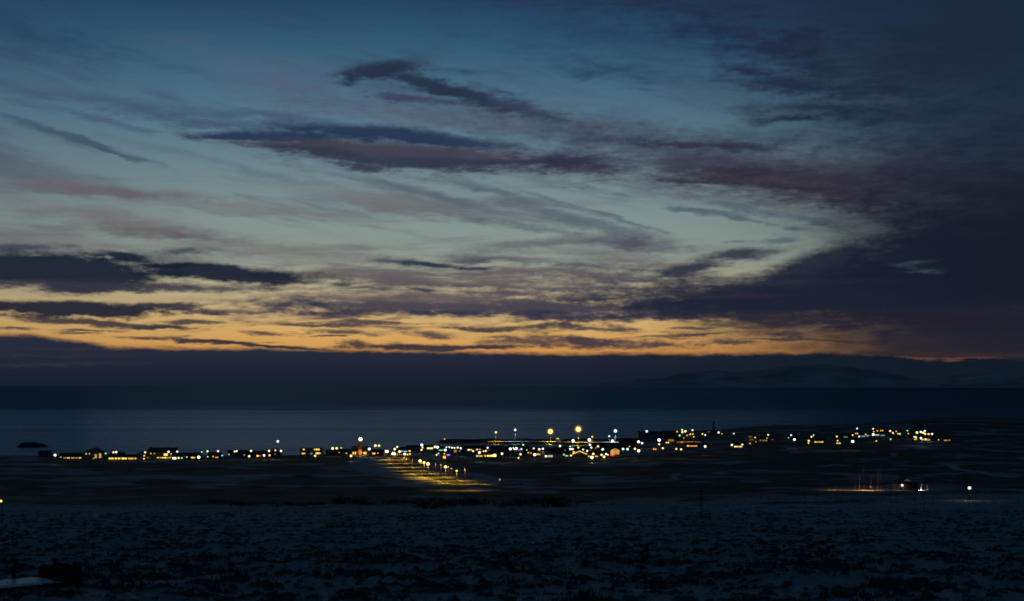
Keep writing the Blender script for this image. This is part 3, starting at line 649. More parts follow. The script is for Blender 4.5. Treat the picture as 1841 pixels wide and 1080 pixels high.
# ------------------------------------------------------------------ the place: lamps seen in the town
LIGHTS = """
99 818 7 white 5
190 815 4 green 3
204 813 5 white 4
209 812.5 5.5 white 4
261 813 5 white 4
303 812 5.5 cool 4
318.6 811.6 5 white 4
327 823.2 4 cyan 3 3
357.3 821.7 8 cool 6 3
373.5 820.8 3.5 green 3 3
362.6 812.5 3.5 green 3
373 811 5 white 4
392 810.8 5 white 4
399.6 818.7 4 cyan 3 4
422 811.4 4.5 white 4
425.6 810.7 4.5 white 4
451.4 810.4 5.5 white 4
448 820 5.5 white 4 4
474.7 818.5 6 white 5 4
483.6 810.4 5.5 white 4
484.6 818.4 5.5 orange 4 4
495 809.4 4.5 warm 4
505.2 810.4 5.8 white 4
499.4 793.3 6.2 cool 5 12
598 805.8 6.8 warm 5
605.2 805.7 6 warm 5
613.5 805 3.5 green 3
631 819.4 6.5 warm 5 4
663.8 807 6.8 cool 6
674.8 800.8 6.5 warm 5
681.5 801 6 warm 5
714.2 803.2 5.2 white 4
709.6 807 6.2 warm 5
718.2 811.6 6.6 warm 5
727.6 816 7 warm 6 4
732.5 817 4.5 orange 4 4
737 816 4.5 yellow 4 4
758.3 799.8 6.8 cool 6
759.6 804.4 5 warm 4
757.7 808.6 5 warm 4
782 803 6 white 5
786.4 803.8 7 cool 6
802.5 804 4 cool 4
807.7 803.6 4 white 4
812.6 804.7 4.6 cool 4
817.2 805 4 white 4
822.9 804.4 5 white 4
828.3 805.7 5 cool 4
800.4 808.8 6.6 cool 6
785 817.5 4.5 warm 4 4
788.3 815 3.5 green 3 4
799 815.4 4 orange 3 4
843 808.4 4.6 white 4
850.6 810.6 4.5 white 4
862 813.4 6.6 cool 6
869.3 811 4.2 warm 4
873.4 810.4 4.8 white 4
876.6 804.7 4.8 cool 4
902.5 815.3 6 white 5
917.5 806.8 7 white 6
923 805 4 warm 4
928.4 806 6.5 cool 6
937.4 806.8 4.2 green 4
947.2 808.8 3 green 3
940.5 799.5 4.2 green 4
959.7 806 5 warm 4
969.5 807.6 5.6 white 5
976 806.5 5.2 cool 5
935.8 816.4 5.6 warm 5 4
932.2 823 4.4 warm 4 4
961.6 817 7.6 white 6 4
981.7 820 6 white 5 4
1006.9 801.6 5.6 white 5
1025 802.4 4 green 3
1025.3 807 5.5 white 5
1029.4 807.2 5.5 white 5
1026.5 818.7 5 warm 4 4
1039.7 804.4 4.8 yellow 4
1048.5 808 4.4 cool 4
1055.6 810.6 5 white 4
1060.6 799.4 5.8 cool 5
1063.2 804.4 5 white 4
1075.2 802.2 5.6 warm 5
1083.7 807.6 6 white 5
1064.2 822.2 8 white 7 4
1066.6 815.8 6.6 yellow 5 4
1081.6 817.4 5.4 warm 5 4
1089.8 816 5.4 white 5 4
1086 821 6.4 warm 6 4
1093 817.5 4 yellow 4 4
1120.2 807 6 cool 5
1128.2 807.3 5.6 cool 5
1141.6 806.6 5.4 warm 5
1148.2 810.2 7.6 white 6
1148 793.8 7 white 6
1154.4 796.5 5.6 cool 5
1131.5 802.5 3 orange 3
1185 790.8 8 cool 8
1185 798.5 5 warm 4 4
1198 795.4 3.4 yellow 4 4
1201.4 795.4 4 yellow 4 4
1217.4 775.8 4 orange 3
1226.4 772.6 4.6 warm 5
1226.8 776.7 5 warm 5
1232.3 775.2 5.4 white 5
1245 773 4.6 white 4
1221.9 782.7 4.4 green 4
1241.5 780 3.6 yellow 3
1245.6 780.2 3.6 yellow 3
1247.1 785.2 3.4 yellow 3
1229.5 787 3 orange 2
1263 780 4 yellow 4
1267.8 781.9 4 cool 4
1274.3 776.3 3 red 2
1292 777.3 5 white 5
1298 779.7 2.8 yellow 3
1319.2 779.3 3.6 cool 3
1175.3 807.2 3.8 orange 4
1178.9 807.4 3.4 orange 4
1191.7 805.6 5 warm 5
1215.9 806.9 5.2 yellow 4
1224.5 807.6 5.4 warm 5
1267.8 802.4 6.2 white 6
1315.9 799.6 5.4 white 5
1334.6 799 5 warm 4
1357.5 786.4 3.6 yellow 4
1359 794 2.8 orange 2
1381 781.6 4.4 warm 4
1379 787.6 2.8 green 2
1389 790 2.6 red 1.5
1422.4 782 4 cool 4
1417.5 786.8 2.8 green 2
1428.4 790 6.6 white 6
1459 784.9 4.2 white 4
1462.8 782.2 3.6 green 3
1454 792.2 5 warm 4
1453.6 796.2 4.6 orange 3 3
1504.6 784.6 4 white 4
1506 792 4 yellow 3
1533 793.5 7.2 white 7
1541 770.2 4 cool 4
1533 782 4 yellow 4
1538.7 779 3.4 orange 3
1541.7 779.2 3.4 orange 3
1544.7 784.4 4.4 cool 4
1556.3 780.8 3.8 orange 3
1570 780.8 6.4 white 6
1569.8 770.7 4 cool 4
1571 775.9 3.4 orange 3
1577.3 774.2 3.6 orange 3
1583.5 773.9 3.4 orange 3
1587 773.9 3.4 orange 3
1600.3 774.6 5 warm 4
1605.4 778 4.4 warm 4
1611.3 775.2 3.4 orange 3
1614.5 779.6 4 orange 3
1618 779.8 4 green 4
1631.5 774 3.4 green 3
1633 779.2 3.2 orange 3
1575.5 792.5 3.8 yellow 3
1601.4 789.4 4 green 2
1648.6 777.4 6.2 warm 5
1655.5 776.3 5 white 6
1660 777.6 5.6 warm 6
1662.8 774.4 4.4 white 5
1663.2 779.8 5 yellow 5
1669.4 780.2 5 yellow 4
1675.8 780 4.6 cool 5
1643.5 785 3.4 green 4
1646.5 786 5 warm 5
1655.8 787.4 5.6 cool 7
1664 789.2 4.6 warm 4
1687.4 790.4 3 orange 3
"""
for ln in LIGHTS.split('\n'):
    t = ln.split()
    if not t: continue
    h = float(t[5]) if len(t) > 5 else 7.0
    st = float(t[4]); d = float(t[2])
    lamp(float(t[0]), float(t[1]), d*.66, t[3], .5+.34*st, h, watts=4200 if t[0] in ('709.6', '718.2', '727.6') else 2000 if t[0] in ('674.8', '681.5') else 320 if d >= 6.4 else 170 if d >= 5.4 else 90 if d >= 4.4 else 0)

# ------------------------------------------------------------------ the road and its sodium lamps
asphalt = mat('asphalt', (.05, .05, .052), .85, scale=.6)
def road(name, pts, wd, lift=.14, m=None):
    """pts are (picture x, depth); a strip laid over the ground"""
    P = []
    for (a, ya), (b, yb) in zip(pts[:-1], pts[1:]):
        n = max(2, int(abs(yb-ya)/3)+int(math.hypot((a-CX)*ya/F-(b-CX)*yb/F, ya-yb)/4))
        for i in range(n):
            t = i/n; y = ya+(yb-ya)*t; px = a+(b-a)*t; P.append(((px-CX)*y/F, y))
    P = np.array(P); P = np.stack([_sm(P[:, 0], 6, 0), _sm(P[:, 1], 6, 0)], 1)
    T = np.gradient(P, axis=0); T /= np.linalg.norm(T, axis=1)[:, None]; N = np.stack([T[:, 1], -T[:, 0]], 1)
    off = np.array([-wd/2-1.6, -wd/2-.4, -wd/2, -wd/4, 0, wd/4, wd/2, wd/2+.4, wd/2+1.6])
    X = P[:, 0:1]+N[:, 0:1]*off; Y = P[:, 1:2]+N[:, 1:2]*off
    zc = _sm(land(P[:, 0], P[:, 1])[0], 6, 0); Z = np.repeat(zc[:, None], 9, 1)
    zz = land(X, Y)[0]; Z = np.maximum(Z, np.max(zz[:, 2:7], 1)[:, None]) + lift
    Z[:, 0] = zz[:, 0]-.4; Z[:, 8] = zz[:, 8]-.4
    struct(name, grid_mesh(name, X, Y, Z), m or asphalt)
    return P
MAIN = [(600, 1272), (650, 1280), (682, 1284), (696, 1262), (707, 1210), (711, 1150), (713, 1075), (718, 1010), (738, 905), (765, 820), (795, 750), (826, 690), (852, 662), (880, 640), (930, 622), (1010, 610), (1200, 600), (1420, 598), (1600, 602), (1841, 606)]
road('road', MAIN, 7.0)
road('farm_track', [(1841, 690), (1780, 735), (1730, 790), (1716, 850), (1708, 900)], 4.2, m=mat('packed_snow', (.46, .48, .50), .9, var=.3, scale=.3))
for (px, py, d, st) in ((755.2, 828.4, 7.2, 60), (762.3, 831.4, 6.4, 60), (769.5, 833.7, 8.0, 70), (792.7, 835.8, 3.2, 6), (801, 839, 7.0, 80), (811.5, 842.3, 3.0, 6), (821, 846.2, 4.6, 40)):
    lamp(px, py, d*.76, 'sodium' if st < 50 and d < 4 else 'yellow' if d < 5 else 'warm', 1.2 if d < 4 else 2.2, 8.0 if d > 4 else 6.5, name='road_lamp', watts=1400+st*50)
for (px, y_) in ((706, 1100), (714, 1030), (727, 955), (741, 893), (757, 842), (783, 772), (806, 728), (836, 680)):  # added lamps with hidden heads, they fill the lit pools along the road
    q = pix(px, 0, y_); py_ = HY + (H-(zb(q.x, y_)+8))*F/y_
    lamp(px, py_, 2, 'sodium', 1, 8.0, y=y_, name='road_lamp', watts=8000, hooded=True)  # added lamp with a hidden head
lamp(799, 821.8, 5.5, 'orange', 1.6, 4)
lamp(898.6, 862, 3.4, 'yellow', .5, 3, name='garden_lamp', arm=False)
lamp(1.5, 900.5, 5.0, 'yellow', 1.6, 4.5, name='yard_lamp')
lamp(1743, 877, 5.2, 'white', 2.4, 4.0, name='yard_lamp', arm=False, watts=120)

# ------------------------------------------------------------------ harbour
rock = mat('dark_basalt', (.05, .05, .052), .9, scale=.8)
def mound(name, pxs, y, top, half, z1, label, cat, seed, m=rock):
    """a rubble bank or a low rock lying in the sea along a picture line"""
    n = 90; t = np.linspace(0, 1, n); px = pxs[0]+(pxs[1]-pxs[0])*t
    yy = np.interp(t, [0, 1], y) if isinstance(y, tuple) else y+0*t
    X0 = (px-CX)*yy/F; a = np.linspace(-1, 1, 15)
    env = np.clip(np.minimum(t/top[1], (1-t)/top[2]), 0, 1)**.5
    X = X0[:, None]+0*a; Y = yy[:, None]+a[None, :]*half
    Z = (z1*top[0]*env[:, None])*(1-np.abs(a[None, :])**2.2)*(0.75+.5*fbm(X/6, Y/5, seed, 3)) - 1.2*np.abs(a[None, :])**3 - .1
    o = obj(name, grid_mesh(name, X, Y, Z, smooth=False), m); tag(o, label, cat); return o
mound('skerry', (35, 85), 1441, (1, .12, .5), 9, 5.0, 'dark low rock standing in the sea near the left edge', 'rock', 3)
mound('breakwater', (786, 1135), 1545, (1, .05, .02), 9, 4.3, 'long dark rubble breakwater closing off the harbour', 'breakwater', 5)
def quay(name, x0, x1, y, dep, z, label, m=concrete):
    a = pix(x0, 800, y); b = pix(x1, 800, y)
    r = thing(name, ((a.x+b.x)/2, y, 0)); W = (b.x-a.x)/2
    obj('deck', MB().box(-W, W, 0, dep, z-.5, z).mesh('deck'), m, r)
    obj('quay_wall', MB().box(-W+.2, W-.2, .15, dep-.2, -3, z-.503).mesh('quay_wall'), mat('quay_steel', (.10, .085, .07), .7), r)
    n = max(3, int(W/4))
    for i in range(n):
        u = -W+1+(2*W-2)*i/(n-1)
        obj('bollard', MB().tube([(u, .7, z-.02), (u, .7, z+.45), (u, .7, z+.6)], [.2, .17, .26], 8).mesh('bollard'), steel, r)
    tag(r, label, 'quay'); return r
snowy_deck = mat('snowy_deck', (.36, .35, .33), .9, scale=.5)
quay('quay', 876, 1012, 1512, 22, 2.2, 'long harbour quay under the left floodlight mast, snow on its deck', snowy_deck)
quay('quay', 1014, 1130, 1488, 30, 2.4, 'broad harbour quay under the right floodlight mast, joined to the headland', snowy_deck)
# floodlight masts
FLOOD = 150
def amber_halo():  # see-through emissive orange, paints the halo round the brightest floodlights
    if 'amber_halo' in _mc: return _mc['amber_halo']
    m = bpy.data.materials.new('amber_halo'); m.use_nodes = True; nt = m.node_tree; nt.nodes.clear()
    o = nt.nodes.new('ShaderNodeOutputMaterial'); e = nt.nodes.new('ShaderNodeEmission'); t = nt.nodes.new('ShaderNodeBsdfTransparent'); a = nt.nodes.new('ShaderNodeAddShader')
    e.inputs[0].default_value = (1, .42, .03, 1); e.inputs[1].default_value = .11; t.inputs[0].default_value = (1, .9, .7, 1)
    nt.links.new(e.outputs[0], a.inputs[0]); nt.links.new(t.outputs[0], a.inputs[1]); nt.links.new(a.outputs[0], o.inputs[0]); _mc['amber_halo'] = m; return m
def mast(px, py, d, colour, st, y, h_base, label, core=None, group=None):
    p = pix(px, py, y); r = thing('floodlight_mast', (p.x, y, h_base)); hh = p.z-h_base; R = d*.5*y/F
    obj('pole', MB().tube([(0, 0, -.05), (0, 0, hh*.5), (0, 0, hh+.2)], [.38, .28, .18], 8).mesh('pole'), steel, r)
    obj('crossbar', MB().box(-1.4, 1.4, -.1, .1, hh-.9, hh-.7).mesh('crossbar'), steel, r)
    obj('lamp_head', MB().ball((0, 0, hh), R*.9, 18, 10).mesh('lamp_head', True), glow(colour, 1.7 if d < 8 else 3), r)
    if d > 8: obj('halo_shell', MB().ball((0, 0, hh), R*1.55, 20, 12).mesh('halo_shell', True), amber_halo(), r)  # added shell that stands for the lamp's halo, no glass part
    shine(r, (0, -R-2.5 if colour != 'cool' else -R-1.4, hh-R*1.7-.5), st*FLOOD*(.45 if colour == 'cool' else 1), 'sodium' if colour in ('warm', 'yellow') else colour, .5, 160)
    tag(r, label, 'floodlight'); LAMPS.append((r, None, colour, px, py, d)); return r
mast(891.6, 777, 4.4, 'yellow', 60, 1522, 2.2, 'small yellow lamp on a tall mast at the far left of the quay')
mast(926.3, 772.6, 4.4, 'cool', 70, 1524, 2.2, 'small bluish white lamp on a tall mast on the quay')
mast(989.5, 775.5, 8.6, 'warm', 95, 1522, 2.2, 'left of the two brightest yellow floodlights over the harbour')
mast(1039.6, 771.4, 9.4, 'warm', 95, 1500, 2.4, 'right and higher of the two brightest yellow floodlights over the harbour')
mast(1106.4, 774.5, 6.2, 'cool', 110, 1502, 2.4, 'tall bluish white floodlight where the quay meets the headland')
mast(1064.8, 785, 3.4, 'orange', 5, 1505, 2.4, 'small dim orange lamp on a mast behind the right quay')
mast(1095.2, 784, 3.2, 'cool', 6, 1506, 2.4, 'small dim white lamp on a short mast left of the tall white floodlight')
for (px, py, d, c, st, lab) in ((1030.4, 792, 5.4, 'cool', 8, 'round white work light low on the quay below the right floodlight'), (1059.6, 790.6, 6, 'white', 8, 'wide white work light low at the back of the right quay'),
                              (1101, 792.4, 5, 'white', 10, 'white work light low on the quay at the foot of the tall white floodlight'), (799.3, 792, 2.6, 'yellow', 1.2, 'faint yellow beacon on the tip of the breakwater')):
    y = 1500 if px > 900 else 1545; p = pix(px, py, y); z0 = 2.2 if px > 900 else 3.2
    r = thing('work_light' if px > 900 else 'beacon', (p.x, y, z0)); hh = max(p.z-z0, .6)
    obj('post', MB().tube([(0, 0, -.3), (0, 0, hh)], [.12, .09], 6).mesh('post'), steel, r)
    obj('lamp_head', MB().ball((0, 0, hh), d*.46*y/F, 12, 8).mesh('lamp_head', True), glow(c, min(2.4, st)), r); tag(r, lab, 'lamp')
    if st > 4: shine(r, (0, -2.5, hh+1.5), st*90, c)

# fishing boat at the quay
def boat(px, y, L, label):
    p = pix(px, 800, y); r = thing('fishing_boat', (p.x, y, 0))
    n = 14; vs = []; fs = []
    for i in range(n):
        t = i/(n-1); u = (t-.5)*L; w = 2.6*(1-max(0, (t-.55)/.45)**2.2)*(.8+.2*min(1, t*5)); sh = 2.0+1.5*max(0, t-.5)**2*4
        vs += [(u, -w, sh), (u, -w*.8, .3), (u, 0, -1), (u, w*.8, .3), (u, w, sh)]
    for i in range(n-1):
        for k in range(4): fs.append((i*5+k, (i+1)*5+k, (i+1)*5+k+1, i*5+k+1))
    for i in range(n-1): fs.append((i*5, i*5+4, (i+1)*5+4, (i+1)*5))
    fs.append((0, 1, 2, 3, 4))
    obj('hull', MB().add(vs, fs).mesh('hull'), mat('boat_paint', (.08, .12, .2), .5), r)
    wh = obj('wheelhouse', MB().box(-L*.3, -L*.02, -1.7, 1.7, 1.95, 4.9).box(-L*.26, -L*.08, -1.3, 1.3, 4.903, 6.8).mesh('wheelhouse'), walls[0], r)
    obj('window', MB().box(-L*.24, -L*.10, -1.36, -1.303, 5.5, 6.4).mesh('window'), glow('yellow', 1.2), wh)
    obj('mast', MB().tube([(L*.05, 0, 2.0), (L*.05, 0, 9.5)], [.16, .08], 6).tube([(L*.05, 0, 8), (L*.3, 0, 5)], [.07, .05], 6).mesh('mast'), steel, r)
    tag(r, label, 'boat')
boat(1008, 1505, 19, 'fishing boat with pale wheelhouse and mast moored between the two quays')

# ------------------------------------------------------------------ houses and larger buildings
def lit_row(x0, x1, y, n, w, h, c, st): return [(x0+(x1-x0)*(i+.5+random.uniform(-.12, .12))/n, y, w*random.uniform(.75, 1.1), h*random.uniform(.8, 1.1), c, round(st*random.choice((.5, .8, 1, 1.3)), 2)) for i in range(n)]
B = lambda o, label, cat='house', group=None: tag(o, label, cat, group)
# shore row at the left
B(house(78, 821, 9, lights=(), wall=1), 'small dark unlit house at the far left end of the shore row')
B(house(130, 824.6, 21, 9, 2.7, 1.8, lights=lit_row(112, 148, 823, 5, 5.2, 1.8, 'yellow', .75), wall=5, rz=0), 'long low house with a dim yellow strip of windows at far left', 'house')
B(house(167, 826, 15, 9, 3.0, 3.0, lights=((172, 820, 4, 7, 'yellow', .5), (180, 819, 4, 8, 'yellow', .6), (168, 824, 2, 1.6, 'yellow', .5)), gable=True, wall=2, rz=0, storeys=2), 'tall gabled house whose front glows dull yellow, right of the long low house', 'house')
B(house(209, 824, 10, 8, lights=(), wall=5), 'dark house below two white street lamps on the shore row')
B(house(220.5, 827, 26, 8, 2.8, 1.6, lights=lit_row(194, 247, 824, 9, 4.6, 3.0, 'yellow', 1.6), wall=2, rz=0, chimney=False), 'long terraced house with a bright unbroken row of yellow windows', 'terraced house')
B(house(255, 826, 13, 9, 3.0, 3.4, lights=((259.6, 824.3, 2.6, 2, 'orange', 2), (260, 819, 2.4, 2, 'yellow', 1.4), (253.5, 817.5, 2, 1.6, 'yellow', .8)), gable=True, wall=1, storeys=1), 'gabled house with two small yellow windows one above the other')
B(house(291, 825.5, 22, 9, 3.0, 3.2, lights=[(298, 817, 7, 4, 'yellow', 1.5), (308.6, 818, 3, 6, 'yellow', 2.2)]+lit_row(282, 308, 822.6, 6, 4, 2, 'yellow', 1.3), wall=2, gable=False, rz=0, storeys=2), 'big two storey house with lit gable window and yellow window strip')
B(house(318, 826, 9, 8, lights=((314, 823.6, 7, 3, 'white', 2.5), (322, 823, 3, 2.4, 'yellow', 2.5)), wall=0), 'house with one wide white window and one small yellow window')
B(house(342, 825, 15, 8, lights=((347, 822.4, 5.5, 2.6, 'yellow', 1.1), (351, 822.6, 2, 2, 'yellow', .8)), wall=3), 'reddish house with a dim yellow window left of a bright white lamp')
B(house(385, 824, 10, 8, lights=((392, 822, 3, 1.6, 'yellow', .8), (389, 822, 2, 1.6, 'orange', .7)), wall=5), 'dark house with two dim amber windows left of a cyan lamp')
B(house(425, 820, 15, 8, lights=(), wall=5), 'unlit dark house left of the long dark shed on the shore row')
B(house(460, 821, 26, 10, 2.8, 1.7, lights=((463.4, 819.4, 4, 2.4, 'orange', 2.4), (468, 819.4, 2, 2, 'red', .8)), wall=5, rz=0), 'long dark shed with one small orange window')
B(house(492, 819.5, 9, 9, 3.0, 3.0, gable=True, wall=3, storeys=1), 'brown gabled house at the right end of the long dark shed')
# the two storey block by the sea
g = house(559, 820.5, 18.5, 10, 3.3, 1, lights=[(546, 807.5, 3, 2.4, 'orange', 1.6)]+lit_row(564, 575, 807.2, 3, 3, 2.8, 'yellow', 1.6)+lit_row(542.5, 549, 815, 3, 2, 2.4, 'yellow', 1.4)+[(560, 815.2, 4, 2.2, 'cyan', .4)]+lit_row(567, 577, 814.6, 4, 2, 2.8, 'yellow', 1.5), wall=1, flat=True, storeys=2, rz=0, name='apartment_block')
B(g, 'square two storey block with yellow windows on both floors, standing apart', 'building')
lamp(566.6, 819.2, 4.0, 'yellow', 1.7, 2.6, name='garden_lamp', arm=False)
B(house(598, 817, 12, 8, 2.5, 1.4, wall=5, rz=0), 'low dark shed on the grass right of the two storey block', 'shed')
B(house(620, 818, 11, 8, lights=((604, 811, 1.6, 1.6, 'yellow', .8),), wall=5), 'dark house left of the small church with the lit red spire')
# church with the red lit spire
def church(px, py, y):
    p = pix(px, py, y); g = zb(p.x, y); r = thing('church', (p.x-1, y+5, g))
    obj('nave', MB().box(-6.5, 6.5, -4, 4, -1, 4.2).add([(-6.5, -4, 4.2), (-6.5, 4, 4.2), (-6.5, 0, 7.8), (6.5, -4, 4.2), (6.5, 4, 4.2), (6.5, 0, 7.8)], [(1, 0, 2), (3, 4, 5)]).mesh('nave'), walls[1], r)
    obj('roof', MB().add([(-6.8, -4.4, 3.95), (6.8, -4.4, 3.95), (6.8, 0, 7.95), (-6.8, 0, 7.95), (6.8, 4.4, 3.95), (-6.8, 4.4, 3.95)], [(0, 1, 2, 3), (3, 2, 4, 5)]).mesh('roof'), roofs[0], r)
    tw = obj('tower', MB().box(-.5, 2.5, -5.6, -2.6, -1, 4.6).mesh('tower'), mat('tower_render', (.42, .25, .18), .85), r)
    obj('spire', MB().add([(-.6, -5.7, 4.605), (2.6, -5.7, 4.605), (2.6, -2.5, 4.605), (-.6, -2.5, 4.605), (.8, -4.3, 13.2), (1.2, -4.3, 13.2), (1.2, -4.0, 13.2), (.8, -4.0, 13.2)], [(0, 1, 5, 4), (1, 2, 6, 5), (2, 3, 7, 6), (3, 0, 4, 7), (4, 5, 6, 7)]).mesh('spire'), mat('spire_copper', (.55, .20, .10), .6), tw)
    q = pix(648, 789.3, y+.9); obj('beacon_lamp', MB().ball((1, -4.15, q.z-g), 6.8*.5*y/F, 14, 8).mesh('beacon_lamp', True), glow('white', 2.4), tw)
    shine(tw, (1, -7.5, 3), 500, 'orange')
    for u in (-5.2, -3.4, 4.0, 5.4):
        f = obj('window', MB().box(u-.5, u+.5, -4.06, -3.98, 1.2, 3.2).mesh('window'), white_trim, r)
        obj('pane', MB().box(u-.4, u+.4, -4.1, -4.062, 1.3, 3.1).mesh('pane'), glow('yellow', 1.8), f)
    tag(r, 'small church with a red lit spire and white light on top', 'church')
church(648, 815, 1190)
B(house(677, 815.5, 12, 8, lights=((673, 812.5, 6, 3.5, 'orange', 1.1), (680.5, 813.5, 2, 2, 'yellow', 1)), wall=3, y=1185), 'house with an orange lit front right of the church')
B(house(728, 814, 20, 9, lights=((722, 811, 5, 1.8, 'cyan', .9), (729, 811.3, 6, 1.8, 'cyan', .8), (736.5, 810.6, 3, 2.4, 'yellow', 1.6)), wall=4, rz=0), 'low house with a pale blue lit strip along its front')
B(house(745, 812, 15, 9, 3, 2.8, lights=(), wall=1), 'unlit gabled house between blue lit house and bright white lamp')
B(house(772, 809.5, 18, 9, lights=((769, 805, 3.4, 3, 'yellow', 2.2), (773.4, 804.6, 3.6, 3, 'green', 1.8), (776.7, 805.2, 2.4, 2.6, 'yellow', 2)), wall=0), 'house with three close windows, the middle one greenish')
B(house(793, 812, 12, 8, lights=((794, 809, 8, 1.8, 'green', .8),), wall=4), 'house with a thin green lit strip under its eaves')
B(house(816.5, 814.5, 17, 9, 3.2, 2.2, lights=((812, 810.8, 5, 4, 'orange', .35), (818, 810.2, 6, 5, 'orange', .4)), wall=3, rz=0), 'house with a dull orange glowing front below a row of white lamps')  # orange lamplight on the front is put in as glowing panes
B(house(806, 819.8, 8, 7, lights=((805.8, 817.6, 5.5, 2, 'purple', 1.6),), wall=5), 'dark house with one purple lit window')
B(house(852, 803.5, 13, 8, 3.4, 1, lights=lit_row(848, 855.5, 800.9, 3, 2.4, 2.6, 'yellow', 2.2), wall=5, flat=True, y=1385, rz=0, name='harbour_office'), 'dark flat roofed block by the water with three yellow windows', 'building')
B(house(853, 811.5, 22, 9, lights=((847, 808.4, 3, 2, 'orange', 1.6), (857.6, 807.9, 3, 2.2, 'orange', 1.8), (863.4, 807.9, 2.6, 2.2, 'orange', 1.5), (841, 808.6, 2, 2, 'orange', 1)), wall=1, rz=0), 'long house with three orange windows below the flat roofed block')
B(house(879, 813, 14, 9, lights=((872, 811, 2.4, 2.2, 'yellow', 2), (866.5, 813.6, 3, 1.4, 'green', 1)), wall=0), 'pale house with one small yellow window right of orange windows')
B(house(862, 823, 10, 8, lights=((858, 820.6, 3.4, 2.2, 'yellow', 1.6), (864, 820.8, 6.5, 1.7, 'yellow', 1.1)), wall=2, y=1150), 'front row house with a dim yellow window strip, left of amber dots')
B(house(881, 823.4, 12, 8, lights=((872.6, 821, 2.4, 2.2, 'yellow', 1.8), (877, 821.4, 3, 2.8, 'yellow', 2), (881, 821.3, 3, 2.8, 'yellow', 2), (884.9, 821.2, 3.2, 3, 'yellow', 2.4), (889.2, 820.9, 5, 4.4, 'warm', 4)), wall=2, y=1150, rz=0), 'front row house with five amber windows growing brighter to the right')
B(house(905, 812.5, 11, 8, wall=5), 'unlit dark house just right of the lit harbour tree')
B(house(931, 811, 19, 9, lights=((924.5, 807.2, 3, 2, 'white', 2), (933, 808.6, 6, 1.8, 'purple', .8), (937, 808.4, 3, 1.6, 'red', .9)), wall=0), 'white house with a faint pink strip beside bright bluish lamps')
B(house(955, 817, 13, 8, lights=((950.5, 813.6, 2.4, 2.2, 'orange', 1.2), (957, 814.2, 4.4, 2.4, 'orange', 1.6)), wall=3), 'house with two amber windows left of a bright white lamp')
B(house(968, 818.5, 11, 8, lights=((967.5, 816.4, 6, 2, 'orange', 1.4),), wall=1), 'house with one wide orange window right of a bright white lamp')
B(house(974, 815, 10, 8, lights=((975, 812.9, 5, 2.4, 'orange', 1.8),), wall=5), 'small dark house with one wide amber window, centre of town')
B(house(991, 815.3, 14, 8, lights=((988.4, 812.8, 3.2, 2.8, 'yellow', 2), (993.8, 812.8, 3.2, 2.8, 'yellow', 2)), wall=0), 'house with two equal yellow windows side by side')
B(house(991, 823.4, 16, 8, lights=((989.5, 819.8, 8.5, 3.4, 'white', .55),), wall=0, rz=0, y=1135), 'front row house with a dim greyish white lit front')  # the lit wall is one faintly glowing pane, not a window
B(house(1003, 818.6, 11, 8, lights=((999.8, 816, 2.8, 2.4, 'yellow', 1.6), (1008, 816, 2.4, 2, 'yellow', 1)), wall=5), 'dark house with two far apart dim yellow windows')
B(house(1018, 821.5, 9, 8, lights=((1015, 816.8, 2.8, 3.6, 'green', .9), (1020, 819.2, 5, 2, 'green', .8)), wall=5), 'dark house with green lights hung along its front')
B(house(1017, 812.5, 9, 8, lights=((1017, 810, 4.4, 2.4, 'orange', 1.8),), wall=1), 'small house with a single amber window above the green lights')
B(house(1036, 816.6, 17, 9, lights=((1032, 811.9, 3, 3.4, 'yellow', 1.8), (1035.8, 813.9, 3, 2.4, 'yellow', 1.8), (1040.6, 813.9, 3.4, 2.6, 'yellow', 2), (1029.5, 814, 3, 2.4, 'orange', 1.4)), wall=2), 'house with a cluster of four yellow windows behind the string lit roof')
B(house(1052, 813, 17, 9, lights=((1046, 810.8, 5, 1.8, 'yellow', 1.1), (1052, 810.9, 3, 1.8, 'orange', 1.2), (1060.5, 810.6, 5, 2.2, 'yellow', 1.6)), wall=0, rz=0), 'long pale house with a broken yellow window strip')
def string_house(px, py, w, y, label):
    r = house(px, py, w, 8, 2.6, 2.3, wall=5, y=y, rz=0, chimney=False, dark_windows=1, gable=True)
    W = w/2; m = MB(); n = 22
    for i in range(n+1):
        t = i/n; u = (t*2-1)*(W+.4); z = 2.6+2.3*(1-abs(u)/W)+.12; m.ball((u, -4.5, z), .34, 6, 4)
    o = obj('string_lights', m.mesh('string_lights'), glow('yellow', 1.5), r); o.parent = r
    return B(r, label)
string_house(1042, 822, 10.5, 1140, 'house with yellow string lights tracing its low gable')
r = house(1105.5, 823, 6.6, 7, 3.4, 2.2, wall=3, y=1140, rz=0, dark_windows=0, gable=True, lights=((1101, 820, 6.5, 3.2, 'red', 1.3),), storeys=1)
m = MB()
for k in range(7):
    for j in range(5): m.ball((-3.1+k*1.03, -3.75-.05*j, 1.7+j*1.0*(1-.1*abs(k-3))), .24, 6, 4)
obj('string_lights', m.mesh('string_lights'), glow('yellow', 2.4), r)
B(r, 'house hung all over with yellow and red festive lights')
B(house(1073, 824, 13, 8, lights=((1060, 821.5, 4, 2, 'yellow', 1), (1073, 821.8, 6, 1.8, 'yellow', .8)), wall=1, y=1135), 'front row house beside the brightest low white lamp')
B(house(1076, 809, 15, 9, wall=1, lights=((1071, 805.5, 2, 2, 'orange', 1),)), 'grey house below the warm lamp at the harbour corner')
B(house(1112, 809, 18, 10, wall=5, rz=0), 'unlit dark house right of the harbour, below the headland')
